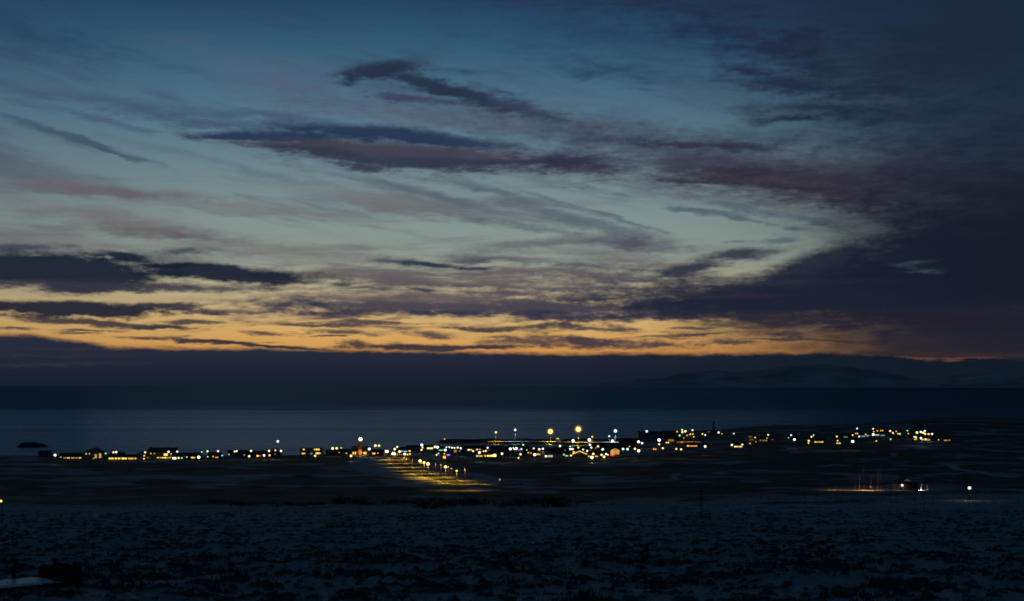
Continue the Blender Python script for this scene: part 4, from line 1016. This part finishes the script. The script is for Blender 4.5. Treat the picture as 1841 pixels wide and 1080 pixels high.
# headland works
B(house(1171, 791, 27, 22, 6.5, 2.0, wall=1, rz=0, storeys=1, y=1470, name='warehouse', chimney=False, dark_windows=0), 'big grey warehouse behind the tall pole lamp on the headland', 'warehouse')
lamp(1162.7, 775.2, 4.0, 'cool', 1.8, 12, watts=300)
B(house(1203, 790, 10.5, 16, 8, 1, wall=5, flat=True, rz=0, y=1480, name='warehouse', dark_windows=0), 'tall black block joined to the right of the big grey warehouse', 'warehouse')
B(house(1135, 802, 21, 14, 5, 1, wall=3, flat=True, rz=0, y=1395, name='warehouse', dark_windows=0), 'wide brown flat roofed shed at the foot of the headland', 'warehouse')
B(house(1209, 794.6, 9.5, 8, 3.2, 1, lights=((1209, 791.4, 15, 3.6, 'orange', .30),), wall=2, flat=True, rz=0), 'box shaped hall with an amber lit front on the headland', 'hall')  # lamplight on the hall front painted as a single glowing pane
B(house(1238, 798, 25, 10, 3.4, 1.6, lights=lit_row(1217, 1259, 794.6, 7, 5.4, 2.4, 'orange', .38), wall=2, rz=0, name='long_hall'), 'long hall with a dim amber strip right of box shaped hall', 'hall')  # amber strip is lamplight on the wall, made of glowing panes
B(house(1245, 803.6, 13, 8, 2.6, 1.4, lights=((1237, 801.4, 4, 2.4, 'orange', 1.4), (1247, 801.6, 13, 1.8, 'orange', .9)), wall=3, rz=0), 'low house with a thin orange window strip below the long amber hall')
B(house(1229, 785, 19, 10, 3.4, 2, wall=1, lights=((1236, 782.5, 3, 2, 'yellow', .8),)), 'grey house under the cluster of warm lamps on the ridge')
# chimney
p = pix(1283, 781, 1560); r = thing('chimney_stack', (p.x, 1560, zb(p.x, 1560)))
topz = pix(1283, 758, 1560).z - zb(p.x, 1560)
obj('stack', MB().tube([(0, 0, -1), (0, 0, topz*.5), (0, 0, topz)], [1.15, 1.0, .85], 14).mesh('stack'), walls[5], r)
obj('rim', MB().tube([(0, 0, topz-.9), (0, 0, topz+.15)], [1.02, 1.05], 14).mesh('rim'), roofs[1], r)
tag(r, 'thin dark chimney rising above the headland skyline', 'chimney')
B(house(1351, 799, 7.5, 8, 4.2, 1, wall=2, flat=True, storeys=2, rz=0, lights=((1349, 785, 6, 3, 'yellow', .12), (1351, 790.5, 8, 2, 'yellow', .14), (1348.5, 797, 3.6, 1.8, 'yellow', .6)), name='silo_building', dark_windows=0), 'narrow dull yellow block with a small lamp at its right corner', 'building')  # upper panes glow faintly to stand for lamplight on the wall
B(house(1327, 804.6, 12, 8, 2.6, 1.6, lights=lit_row(1319.4, 1334.6, 802.7, 6, 2, 1.8, 'warm', 2.0), wall=0, rz=0), 'low house with a dotted row of six small lights under the eaves')
B(house(1375, 794.6, 12, 8, wall=1, lights=((1372.5, 791.5, 6, 1.8, 'yellow', .25),)), 'grey house with one very dim window between two lamps')
B(house(1472, 796.8, 11.5, 8, 2.6, 1.6, lights=lit_row(1464, 1480.4, 794.3, 5, 3, 2, 'yellow', 1.1), wall=2, rz=0), 'low house with an even yellow row of five windows')
B(house(1508, 799, 7, 8, 2.6, 1.6, lights=((1505.5, 796.5, 3.4, 2, 'yellow', 1.2), (1509.6, 796.6, 3.6, 2, 'yellow', 1.1)), wall=2, rz=0), 'small house with two thin yellow windows at its foot')
B(house(1508, 793.5, 9, 8, wall=1, lights=((1504, 791, 2, 1.8, 'orange', 1.2),)), 'grey house behind the small house with two thin windows')
B(house(1567, 786, 26, 10, 2.8, 1.4, lights=[(1552, 784.2, 6, 1.4, 'cyan', .55), (1560, 783, 5, 2, 'cyan', .5), (1577, 781.2, 7, 1.6, 'cool', .8), (1587, 782.5, 7, 1.6, 'cyan', .5)], wall=0, rz=0), 'long pale house with bluish lit strips, right of the bright white lamp')
B(house(1520, 788, 15, 9, wall=5, lights=((1519, 785.4, 10, 1.2, 'green', .25),), rz=0), 'dark house with a faint green strip along its front')
B(house(1607, 783, 16, 9, wall=1), 'grey unlit house below a handful of amber lamps on the right')
B(house(1655, 792.4, 22, 10, 3, 1.6, lights=[(1646, 789.5, 5, 2, 'yellow', .8), (1659, 790, 4, 2, 'yellow', 1), (1667, 790.4, 10, 2.6, 'yellow', .6)], wall=2, rz=0), 'low yellow lit house at the foot of the brightest right hand lamps')
B(house(1661, 783, 17, 9, wall=0), 'pale house among the brightest right hand lamps')
B(house(1704, 793.6, 8, 7, 2.6, 1.4, lights=((1701, 791.4, 6, 2, 'yellow', .5),), wall=5), 'last dark house on the right with a dim yellow strip')

# lit trees
foliage = mat('conifer_foliage', (.035, .06, .03), .9)
bark = mat('bark', (.055, .045, .035), .9)
def festive_tree(px, y, pt, pb, label):
    p = pix(px, pb, y); g = zb(p.x, y); hh = pix(px, pt, y).z-g; r = thing('festive_tree', (p.x, y, g))
    obj('trunk', MB().tube([(0, 0, -.3), (0, 0, hh*.4)], [.2, .12], 6).mesh('trunk'), bark, r)
    m = MB(); rr = random.Random(4)
    for k in range(240):
        t = rr.random(); a = rr.uniform(0, 6.28); R = (1-t)*hh*.24*rr.uniform(.5, 1); z = hh*(.12+.86*t)
        c = Vector((R*math.cos(a), R*math.sin(a), z)); s = .5*(1-t*.6)
        m.add([c+Vector((rr.uniform(-s, s), rr.uniform(-s, s), rr.uniform(-s, s)*.6)) for _ in range(3)], [(0, 1, 2)])
    obj('crown', m.mesh('crown'), foliage, r)
    m = MB()
    for k in range(26):
        t = k/26; a = k*2.4; R = (1-t)*hh*.25; m.ball((R*math.cos(a), R*math.sin(a), hh*(.12+.86*t)), .32, 6, 4)
    obj('string_lights', m.mesh('string_lights'), glow('yellow', 1.3), r); tag(r, label, 'tree')
festive_tree(909.3, 1330, 800.6, 811, 'tall narrow tree wound with amber lights near the harbour basin')

# cars on the road at the edge of town
def car(px, y, rz, label, head=None, col=(.1, .1, .11)):
    x = (px-CX)*y/F; r = thing('car', (x, y, zt(x, y)+.2), rz)
    body = MB().add([(-.88, -2.1, .35), (.88, -2.1, .35), (.88, 2.1, .35), (-.88, 2.1, .35), (-.9, -2.1, .85), (.9, -2.1, .85), (.9, 2.1, .95), (-.9, 2.1, .95), (-.88, -1.0, .98), (.88, -1.0, .98), (-.66, -.35, 1.45), (.66, -.35, 1.45), (.66, 1.4, 1.45), (-.66, 1.4, 1.45), (.88, 2.0, 1.0), (-.88, 2.0, 1.0)],
         [(3, 2, 1, 0), (0, 1, 5, 4), (4, 5, 9, 8), (8, 9, 11, 10), (10, 11, 12, 13), (13, 12, 14, 15), (15, 14, 6, 7), (7, 6, 2, 3), (1, 2, 6, 14, 9, 5), (0, 4, 8, 15, 7, 3), (9, 14, 12, 11), (8, 10, 13, 15)])
    obj('body', body.mesh('body'), mat('car_paint_%d' % int(col[0]*100), col, .4), r)
    for sx in (-.8, .8):
        for sy in (-1.35, 1.3):
            w = obj('wheel', MB().tube([(-.1, 0, 0), (.1, 0, 0)], [.33, .33], 12).mesh('wheel'), mat('tyre', (.02, .02, .02), .9), r); w.location = (sx, sy, .33)
    for sx in (-.65, .65):
        if head: hl = obj('headlight', MB().ball((sx, -2.2, .72), head, 12, 7).mesh('headlight', True), glow('white', 4), r)
        tl = obj('taillight', MB().box(sx-.3, sx+.3, 2.02, 2.13, .7, .95).mesh('taillight'), glow('red', 5), r)
    if head: shine(r, (0, -3.6, .9), 1500, 'white')
    tag(r, label, 'car'); return r
car(694, depth_for(694, 813, 0), .25, 'farther of the two cars with dazzling headlights on the bend', 1.15)
car(707.5, depth_for(707.5, 817.5, 0), .15, 'nearer of the two cars with dazzling headlights on the bend', 1.05, (.3, .3, .31))
car(719.7, depth_for(719.7, 819, 0), math.pi+.1, 'car with red tail lights right of the dazzling headlights', None, (.2, .04, .04))

# ------------------------------------------------------------------ the farm below the hill
FY = 545.0
o = house(1629, 880, 6.4, 7, 2.5, 2.0, wall=2, roof=0, y=556, gable=True, rz=.1, lights=(), chimney=False, dark_windows=1)
B(o, 'small gabled farmhouse lit orange on one side, behind the black shed', 'farmhouse')
p = pix(1636.5, 884, FY); g = zb(p.x, FY); r = thing('farm_shed', (p.x, FY+2, g))
tar = mat('tarred_boards', (.014, .013, .012), .9)
obj('wall', MB().box(-2.85, 2.85, -2, 2, -1, 2.75).mesh('wall'), tar, r)
obj('roof', MB().add([(-3.05, -2.3, 2.76), (3.05, -2.3, 2.76), (3.05, 2.3, 3.25), (-3.05, 2.3, 3.25), (-3.05, -2.3, 2.94), (3.05, -2.3, 2.94), (3.05, 2.3, 3.43), (-3.05, 2.3, 3.43)], [(3, 2, 1, 0), (4, 5, 6, 7), (0, 1, 5, 4), (1, 2, 6, 5), (2, 3, 7, 6), (3, 0, 4, 7)]).mesh('roof'), mat('tarred_roof', (.02, .02, .02), .9), r)
obj('door', MB().box(-.9, .9, -2.06, -2.003, 0, 2.2).mesh('door'), mat('shed_door', (.022, .02, .018), .85), r)
tag(r, 'black boxy shed standing in front of the farmhouse', 'shed')
def hooded(px, py, y, R, colour, st, label, hood=(0, -1)):
    p = pix(px, py, y); g = zt(p.x, y); r = thing('garden_lamp', (p.x, y, g)); hh = max(.5, p.z-g)
    obj('post', MB().tube([(0, 0, -.3), (0, 0, hh)], [.07, .05], 6).mesh('post'), steel, r)
    obj('lamp_head', MB().ball((0, 0, hh), R, 12, 8).mesh('lamp_head', True), glow(colour, 2), r)
    shine(r, (-hood[0]*(R+.12), -hood[1]*(R+.12), hh+.1), st*.07, colour, .1); shine(r, (-hood[0]*(R+.5), -hood[1]*(R+.5), hh-.1), st, colour, .1, 172)
    m = MB(); n = 9; a0 = math.atan2(hood[1], hood[0])
    for k in range(n):
        a = a0-1.45+2.9*k/(n-1); c, s_ = math.cos(a), math.sin(a); q = R*1.5
        m.v += [(c*q, s_*q, hh-R*1.5), (c*q, s_*q, hh+R*1.4), (c*(q+.03), s_*(q+.03), hh-R*1.5), (c*(q+.03), s_*(q+.03), hh+R*1.4)]
    for k in range(n-1):
        b = 4*k; m.f += [(b, b+4, b+5, b+1), (b+2, b+3, b+7, b+6), (b+1, b+5, b+7, b+3), (b, b+2, b+6, b+4)]
    obj('hood', m.mesh('hood'), tar, r); tag(r, label, 'lamp'); return r
hooded(1558, 868.5, 549, .22, 'orange', 4200, 'hooded orange lamp low among the bare trees left of the farmhouse')
hooded(1503, 872.5, 556, .2, 'orange', 1500, 'added hooded orange lamp low at the left end of the lit snow')  # second lamp, added to widen the orange glow on the snow
hooded(1652.6, 875.5, 549, .16, 'white', 1500, 'hooded white lamp just right of the black shed')
lamp(1622, 872.3, 4.2, 'white', 2.2, 3.0, y=544, name='yard_lamp', arm=False, watts=120)
pale = mat('pale_post', (.55, .55, .52), .8)
for (px, t, b, ln, lab) in ((1655.5, 868, 880, -.18, 'left of the two pale lit posts right of the black shed'), (1668.5, 871.5, 881, .2, 'right of the two pale lit posts right of the black shed')):
    p = pix(px, b, 552); g = zb(p.x, 552); hh = (b-t)*552/F
    o = obj('lit_post', MB().tube([(0, 0, -.4), (-ln, 0, hh*.6), (-ln*1.8, 0, hh)], [.22, .2, .14], 8).mesh('lit_post'), pale); o.location = (p.x, 552, g); tag(o, lab, 'post')

# bare trees
def bare_tree_mesh(seed, hh, spread=.5, n_limb=9, trunk_r=.13):
    rr = random.Random(seed); tr = MB(); br = MB()
    pts = [Vector((0, 0, -.3))]; k = 7
    for i in range(1, k+1): pts.append(Vector((rr.uniform(-.12, .12)*i*.4, rr.uniform(-.12, .12)*i*.4, hh*i/k)))
    rad = [trunk_r*(1-.85*i/k) for i in range(k+1)]; tr.tube(pts, rad, 7)
    def limb(p, d, L, r, lev):
        q = [p]; dd = d.copy()
        for s_ in range(3):
            dd = (dd + Vector((rr.uniform(-.25, .25), rr.uniform(-.25, .25), rr.uniform(0, .3)))).normalized(); q.append(q[-1]+dd*L/3)
        br.tube(q, [r, r*.75, r*.5, r*.25], 4, cap=False)
        if lev:
            for _ in range(4):
                b = q[rr.randint(1, 3)]; limb(b, (dd+Vector((rr.uniform(-.9, .9), rr.uniform(-.9, .9), rr.uniform(-.1, .6)))).normalized(), L*.5, r*.5, lev-1)
    for i in range(n_limb):
        t = rr.uniform(.22, .95); a = i*2.4+rr.uniform(-.4, .4); j = min(k-1, int(t*k)); p = pts[j].lerp(pts[j+1], t*k-j)
        limb(p, Vector((math.cos(a)*spread, math.sin(a)*spread, .8)).normalized(), hh*(.2+.28*(1-t)), trunk_r*.45*(1-t*.6), 2)
    return tr.mesh('trunk'), br.mesh('branches')
_tm = [bare_tree_mesh(s, 8.0, .55 if s % 2 else .35, 11) for s in range(4)]
wood = mat('birch_wood', (.16, .12, .085), .9)
dwood = mat('dark_wood', (.02, .018, .015), .9)
TREES = [(1531, 880, 859, 'short forked bare tree at the left end of the orange lit row'), (1537, 881, 862, 'short bare tree second from the left in the orange lit row'), (1545, 881, 851, 'bare tree with thin crown left of the tallest one'), (1553, 881, 836, 'tallest slender bare tree of the left half of the row'),
         (1566, 881, 849, 'bushy bare tree glowing orange in the middle of the row'), (1572, 881, 853, 'bare tree glowing orange just right of the bushy one'), (1578, 882, 843, 'bare tree with bright twigs right of the orange pair'), (1584, 884, 838, 'tall dark bare tree left of the farmhouse saplings'),
         (1593, 884, 852, 'dark bare tree between the tall dark one and the saplings'), (1605, 883, 860, 'low bare tree closest to the left wall of the farmhouse')]
for i, (px, pb, ptop, lab) in enumerate(TREES):
    y = 552 - (i % 3)*3 + (6 if i < 4 else 0); x = (px-CX)*y/F; g = zb(x, y); hh = H-(ptop-HY)*y/F - g; s_ = hh/8.6
    r = thing('bare_tree', (x, y, g), i*1.3); a, b = _tm[i % 4]
    o = obj('trunk', a, wood, r); o.scale = (s_*.55, s_*.55, s_); o = obj('branches', b, wood, r); o.scale = (s_*.42, s_*.42, s_)
    tag(r, lab, 'tree', 'bare trees by the farm')
_sm2 = [bare_tree_mesh(20+s, 5.0, .3, 7, .07) for s in range(2)]
for i, (px, pb, ptop, lab) in enumerate(((1581, 894, 866, 'leftmost thin dark sapling standing before the orange lit snow'), (1590.5, 896, 868, 'thin dark sapling second from the left before the lit snow'), (1600, 904, 872, 'tall thin dark sapling just left of the farmhouse front'),
        (1611, 906, 872, 'thin dark sapling in front of the farmhouse left wall'), (1646, 916, 888, 'thin dark sapling below the black shed'), (1661, 920, 884, 'thin dark sapling below the two pale posts'), (1677, 916, 889, 'rightmost thin dark sapling below the farm yard'))):
    y = depth_for(px, pb, 0.0); x = (px-CX)*y/F; g = zb(x, y); hh = H-(ptop-HY)*y/F - g; s_ = hh/5.3
    r = thing('sapling', (x, y, zt(x, y)), i*1.1); a, b = _sm2[i % 2]
    o = obj('trunk', a, dwood, r); o.scale = (1, 1, s_); o = obj('branches', b, dwood, r); o.scale = (s_*.7, s_*.7, s_)
    tag(r, lab, 'sapling', 'saplings below the farm')

# posts in the field
def field_pole(px, pb, ptop, lab, lean=0.0, cross=True):
    y = depth_for(px, pb, 0.0); x = (px-CX)*y/F; g = zt(x, y); hh = H-(ptop-HY)*y/F - g; r = thing('utility_pole' if cross else 'fence_post', (x, y, g))
    obj('pole', MB().tube([(0, 0, -.6), (lean*.5, 0, hh*.5), (lean, 0, hh)], [.11, .10, .08], 8).mesh('pole'), dwood, r)
    if cross:
        obj('crossarm', MB().box(-.75, .75, -.06, .06, hh-.55, hh-.40).mesh('crossarm'), dwood, r)
        for u in (-.65, 0, .65): obj('insulator', MB().tube([(u, 0, hh-.40), (u, 0, hh-.22)], [.05, .06], 6).mesh('insulator'), steel, r)
    tag(r, lab, 'pole' if cross else 'post'); return r
field_pole(1260.5, 926, 879, 'wooden utility pole standing alone in the field right of centre')
field_pole(1449, 897, 881, 'dark leaning post at the left end of the orange lit snow', -.9, False)

# dark shrubs along the lower edge of the field
def shrub_mesh(seed):
    rr = random.Random(seed); m = MB(); st = MB()
    lobes = [(Vector((rr.uniform(-.8, .8), rr.uniform(-.4, .4), rr.uniform(.15, .45))), rr.uniform(.2, .5)) for _ in range(9)]
    for c, R in lobes:
        st.tube([(c.x*.3, c.y*.3, -.1), tuple(c*.7), tuple(c)], [.035, .025, .01], 4, cap=False)
        for k in range(110):
            v = Vector((rr.gauss(0, 1), rr.gauss(0, 1), rr.gauss(0, 1))).normalized()*R*rr.uniform(.5, 1.1); q = c+Vector((v.x, v.y, v.z*.75))
            if q.z < 0: q.z = abs(q.z)*.3
            s = rr.uniform(.03, .075); m.add([q+Vector((rr.uniform(-s, s), rr.uniform(-s, s), rr.uniform(-s, s))) for _ in range(3)], [(0, 1, 2)])
    return m.mesh('foliage'), st.mesh('stems')
_sh = [shrub_mesh(s) for s in range(4)]
leafm = mat('dark_shrub_leaf', (.022, .026, .018), .9)
SHR = [(388, 905, 26, 9, 'low'), (452, 909, 38, 11, 'broad'), (520, 911, 30, 12, 'low'), (566, 909, 22, 10, 'small'), (618, 906, 34, 16, 'broad'), (668, 909, 30, 12, 'low'), (712, 907, 24, 13, 'small'), (772, 913, 40, 22, 'tall broad'), (818, 912, 36, 20, 'tall'), (866, 908, 28, 16, 'rounded'),
       (915, 911, 26, 13, 'low'), (944, 908, 30, 17, 'rounded'), (985, 910, 38, 24, 'tall broad'), (1014, 911, 30, 20, 'tall'), (1048, 905, 24, 8, 'low')]
ordw = 'first second third fourth fifth sixth seventh eighth ninth tenth eleventh twelfth thirteenth fourteenth fifteenth sixteenth seventeenth eighteenth nineteenth twentieth'.split()
for i, (px, pb, w, h_, k) in enumerate(SHR):
    y = depth_for(px, pb, 0.0); x = (px-CX)*y/F; r = thing('shrub', (x, y, zb(x, y)-.1), random.uniform(-.4, .4))
    a, b = _sh[i % 4]; sx_, sz_ = w*y/F*1.15, h_*y/F*1.25
    for me, mm_, nm in ((a, leafm, 'foliage'), (b, bark, 'stems')):
        o = obj(nm, me, mm_, r); o.scale = (sx_, sx_*.7, sz_)
    pos = 'leftmost' if i == 0 else 'rightmost' if i == len(SHR)-1 else ordw[i]+' from the left'
    tag(r, '%s dark shrub, %s in the row along the lower field edge' % (k, pos), 'shrub', 'shrubs along the field edge')

# the snowed-in trailer, lower left
A = Vector((-33.7, 93.7)); ang = math.radians(43)
ax = Vector((math.cos(ang), math.sin(ang))); ay = Vector((-math.sin(ang), math.cos(ang)))
cpos = A + ax*0.6 + ay*1.9
gz = zb(cpos.x, cpos.y); r = thing('farm_trailer', (cpos.x, cpos.y, 0), ang)
dz = 48.62
boards = mat('old_dark_boards', (.03, .026, .022), .9)
obj('deck', MB().box(-5, 5.0, -1.9, 1.9, dz-.22, dz).mesh('deck'), boards, r)
nx, ny = 60, 24; U = np.linspace(-4.95, 3.7, nx)[:, None]+np.zeros(ny); V = np.linspace(-1.85, 1.85, ny)[None, :]+np.zeros((nx, 1))
ed = np.minimum(np.minimum(1.85-np.abs(V), 3.7-U), .5)/.5
Zs = dz+.006+.10*np.sqrt(np.clip(ed, 0, 1))*(0.7+.6*fbm(U*1.2, V*1.2, 33, 3))
obj('snow_cover', grid_mesh('snow_cover', U, V, Zs), mat('icy_snow', (.80, .82, .85), .38, var=.08), r)
hb = obj('headboard', MB().box(5.0, 5.1, -1.9, 1.9, dz-.3, dz+.95).box(4.85, 4.995, -1.9, -1.75, dz+.003, dz+1.0).box(4.85, 4.995, 1.75, 1.9, dz+.003, dz+1.25).mesh('headboard'), boards, r)
obj('side_board', MB().box(3.75, 4.84, 1.8, 1.9, dz+.003, dz+.75).mesh('side_board'), boards, r)
obj('stake', MB().tube([(1.9, 1.7, dz-.1), (1.9, 1.75, dz+.8)], [.17, .14], 8).mesh('stake'), boards, r)
for sx in (-3.2, 3.4, 4.4):
    for sy in (-1.55, 1.55):
        gl = zt(*(cpos + ax*sx + ay*sy)); wr = max(.35, min(.55, (dz-.24-gl)/2+.12))
        w = obj('wheel', MB().tube([(0, -.14, 0), (0, .14, 0)], [wr, wr], 18).mesh('wheel'), mat('tyre', (.02, .02, .02), .9), r); w.location = (sx, sy, gl+wr-.05)
obj('drawbar', MB().tube([(5.1, -.5, dz-.3), (6.6, 0, dz-.75)], [.07, .06], 6).tube([(5.1, .5, dz-.3), (6.6, 0, dz-.75)], [.07, .06], 6).mesh('drawbar'), boards, r)
tag(r, 'snow covered flatbed farm trailer with a dark headboard in the near field', 'trailer')

# dry grass standing out of the snow
def dry_grass():
    rr = np.random.default_rng(5); N = 22000
    y = 78*np.exp(rr.random(N)*1.25); px = rr.uniform(-60, 1900, N); x = (px-CX)*y/F
    t, big = tussock(x, y); scrub = fbm(x/3.4, y/3.6, 90, 3)
    keep = ((scrub > .585) & (y < 165)) | ((t > .68) & (rr.random(N) < .55))
    x, y = x[keep], y[keep]; sc = np.clip((scrub[keep]-.48)*4, .35, 1.3); z = land(x, y)[0]; n = len(x); B_ = 5
    vs = np.zeros((n, B_, 3, 3), np.float32)
    for b in range(B_):
        a = rr.uniform(0, 6.28, n); l = rr.uniform(.12, .5, n); hh = rr.uniform(.25, .75, n)*sc*np.where(y < 165, 1, .7); w = rr.uniform(.015, .05, n)+.0001*y
        ox, oy = rr.normal(0, .13, n), rr.normal(0, .13, n)
        vs[:, b, 0] = np.stack([x+ox-w, y+oy, z-.08], 1); vs[:, b, 1] = np.stack([x+ox+w, y+oy, z-.08], 1)
        vs[:, b, 2] = np.stack([x+ox+np.cos(a)*l*hh*1.3, y+oy+np.sin(a)*l*hh, z+hh], 1)
    co = vs.reshape(-1, 3); me = bpy.data.meshes.new('dry_grass'); k = len(co)//3
    me.vertices.add(len(co)); me.vertices.foreach_set('co', co.ravel()); me.loops.add(len(co)); me.loops.foreach_set('vertex_index', np.arange(len(co), dtype=np.int32))
    me.polygons.add(k); me.polygons.foreach_set('loop_start', (np.arange(k)*3).astype(np.int32)); me.update(calc_edges=True)
    o = obj('dry_grass', me, mat('dry_grass_blade', (.13, .115, .08), .9)); o['kind'] = 'stuff'
dry_grass()

# ------------------------------------------------------------------ labels of the lamps
def region(px, py, name):
    if name == 'road_lamp': return 'along the snowy road'
    if px < 250: return 'at the shore row left end'
    if px < 340: return 'near the big lit gable house'
    if px < 470: return 'along the middle shore row'
    if px < 530: return 'at the brown gabled house'
    if px < 630: return 'around the square two storey block'
    if px < 700: return 'beside the small church'
    if px < 745: return 'by the dazzling car headlights'
    if px < 835 and py < 812: return 'above the dull orange house'
    if px < 835: return 'below the dull orange house'
    if px < 912: return 'left of the amber lit tree'
    if px < 955: return 'right of the amber lit tree'
    if px < 1012: return 'below the left floodlight'
    if px < 1057: return 'behind the string lit gable'
    if px < 1112: return 'beside the festive lit house'
    if px < 1160: return 'at the headland foot'
    if px < 1210: return 'by the big grey warehouse'
    if px < 1262: return 'over the long amber hall'
    if px < 1340: return 'around the thin chimney'
    if px < 1400: return 'by the dull yellow block'
    if px < 1515: return 'along the dark headland'
    if px < 1595: return 'by the bluish lit house'
    if px < 1640: return 'left of the brightest right cluster'
    return 'in the brightest right cluster'
CW = dict(white='white', cool='bluish white', warm='warm white', orange='orange', yellow='yellow', sodium='dim amber', green='greenish', cyan='cyan', red='red', purple='purple')
nums = 'zero one two three four five six seven eight nine ten'.split()
NW = dict(street_lamp='street lamp', road_lamp='road lamp', garden_lamp='garden lamp', yard_lamp='yard lamp')
from collections import defaultdict
gr = defaultdict(list)
for (r, name, colr, px, py, d) in LAMPS:
    if name is None: continue
    size = 'large ' if d >= 6.5 else 'tiny ' if d < 3.7 else ''
    gr[('added dark hooded' if d == 2 else size + CW[colr], NW[name], region(px, py, name))].append((px, r))
for (cw, nw, reg), L in gr.items():
    L.sort(key=lambda t: t[0]); n = len(L)
    for i, (px, r) in enumerate(L):
        if n == 1: lab = '%s %s %s' % (cw, nw, reg)
        elif n == 2: lab = '%s of the two %s %ss %s' % (('left', 'right')[i], cw, nw, reg)
        else: lab = '%s of the %s %s %ss %s' % ('leftmost' if i == 0 else 'rightmost' if i == n-1 else 'middle one' if n == 3 else ordw[i]+' from left', nums[n], cw, nw, reg)
        tag(r, lab, 'street lamp' if 'street' in nw else 'lamp', 'street lamps of the town' if 'street' in nw else 'road lamps' if 'road' in nw else None)
special = {1.5: 'yellow yard lamp cut by the left edge of the field', 1743: 'single dazzling white yard lamp right of the farm', 1622: 'white yard lamp at the corner of the farmhouse', 566.6: 'yellow garden lamp at the foot of the square block', 898.6: 'faint yellow garden lamp alone on the dark plain'}
for (r, name, colr, px, py, d) in LAMPS:
    if px in special and name != 'street_lamp': r['label'] = special[px]

# ------------------------------------------------------------------ last of the daylight
sd = bpy.data.lights.new('afterglow', 'SUN'); sd.energy = .015; sd.angle = math.radians(20); sd.color = (1, .7, .45)
so = bpy.data.objects.new('afterglow', sd); C.objects.link(so); so.rotation_euler = (math.radians(-86), 0, math.radians(12)); so.rotation_euler = Vector((.12, -1, -.07)).to_track_quat('-Z', 'Y').to_euler()
cy.use_denoising = True
cy.max_bounces = 4; cy.diffuse_bounces = 2; cy.glossy_bounces = 2; cy.transmission_bounces = 2; cy.caustics_reflective = False; cy.caustics_refractive = False
cy.sample_clamp_indirect = 1.0
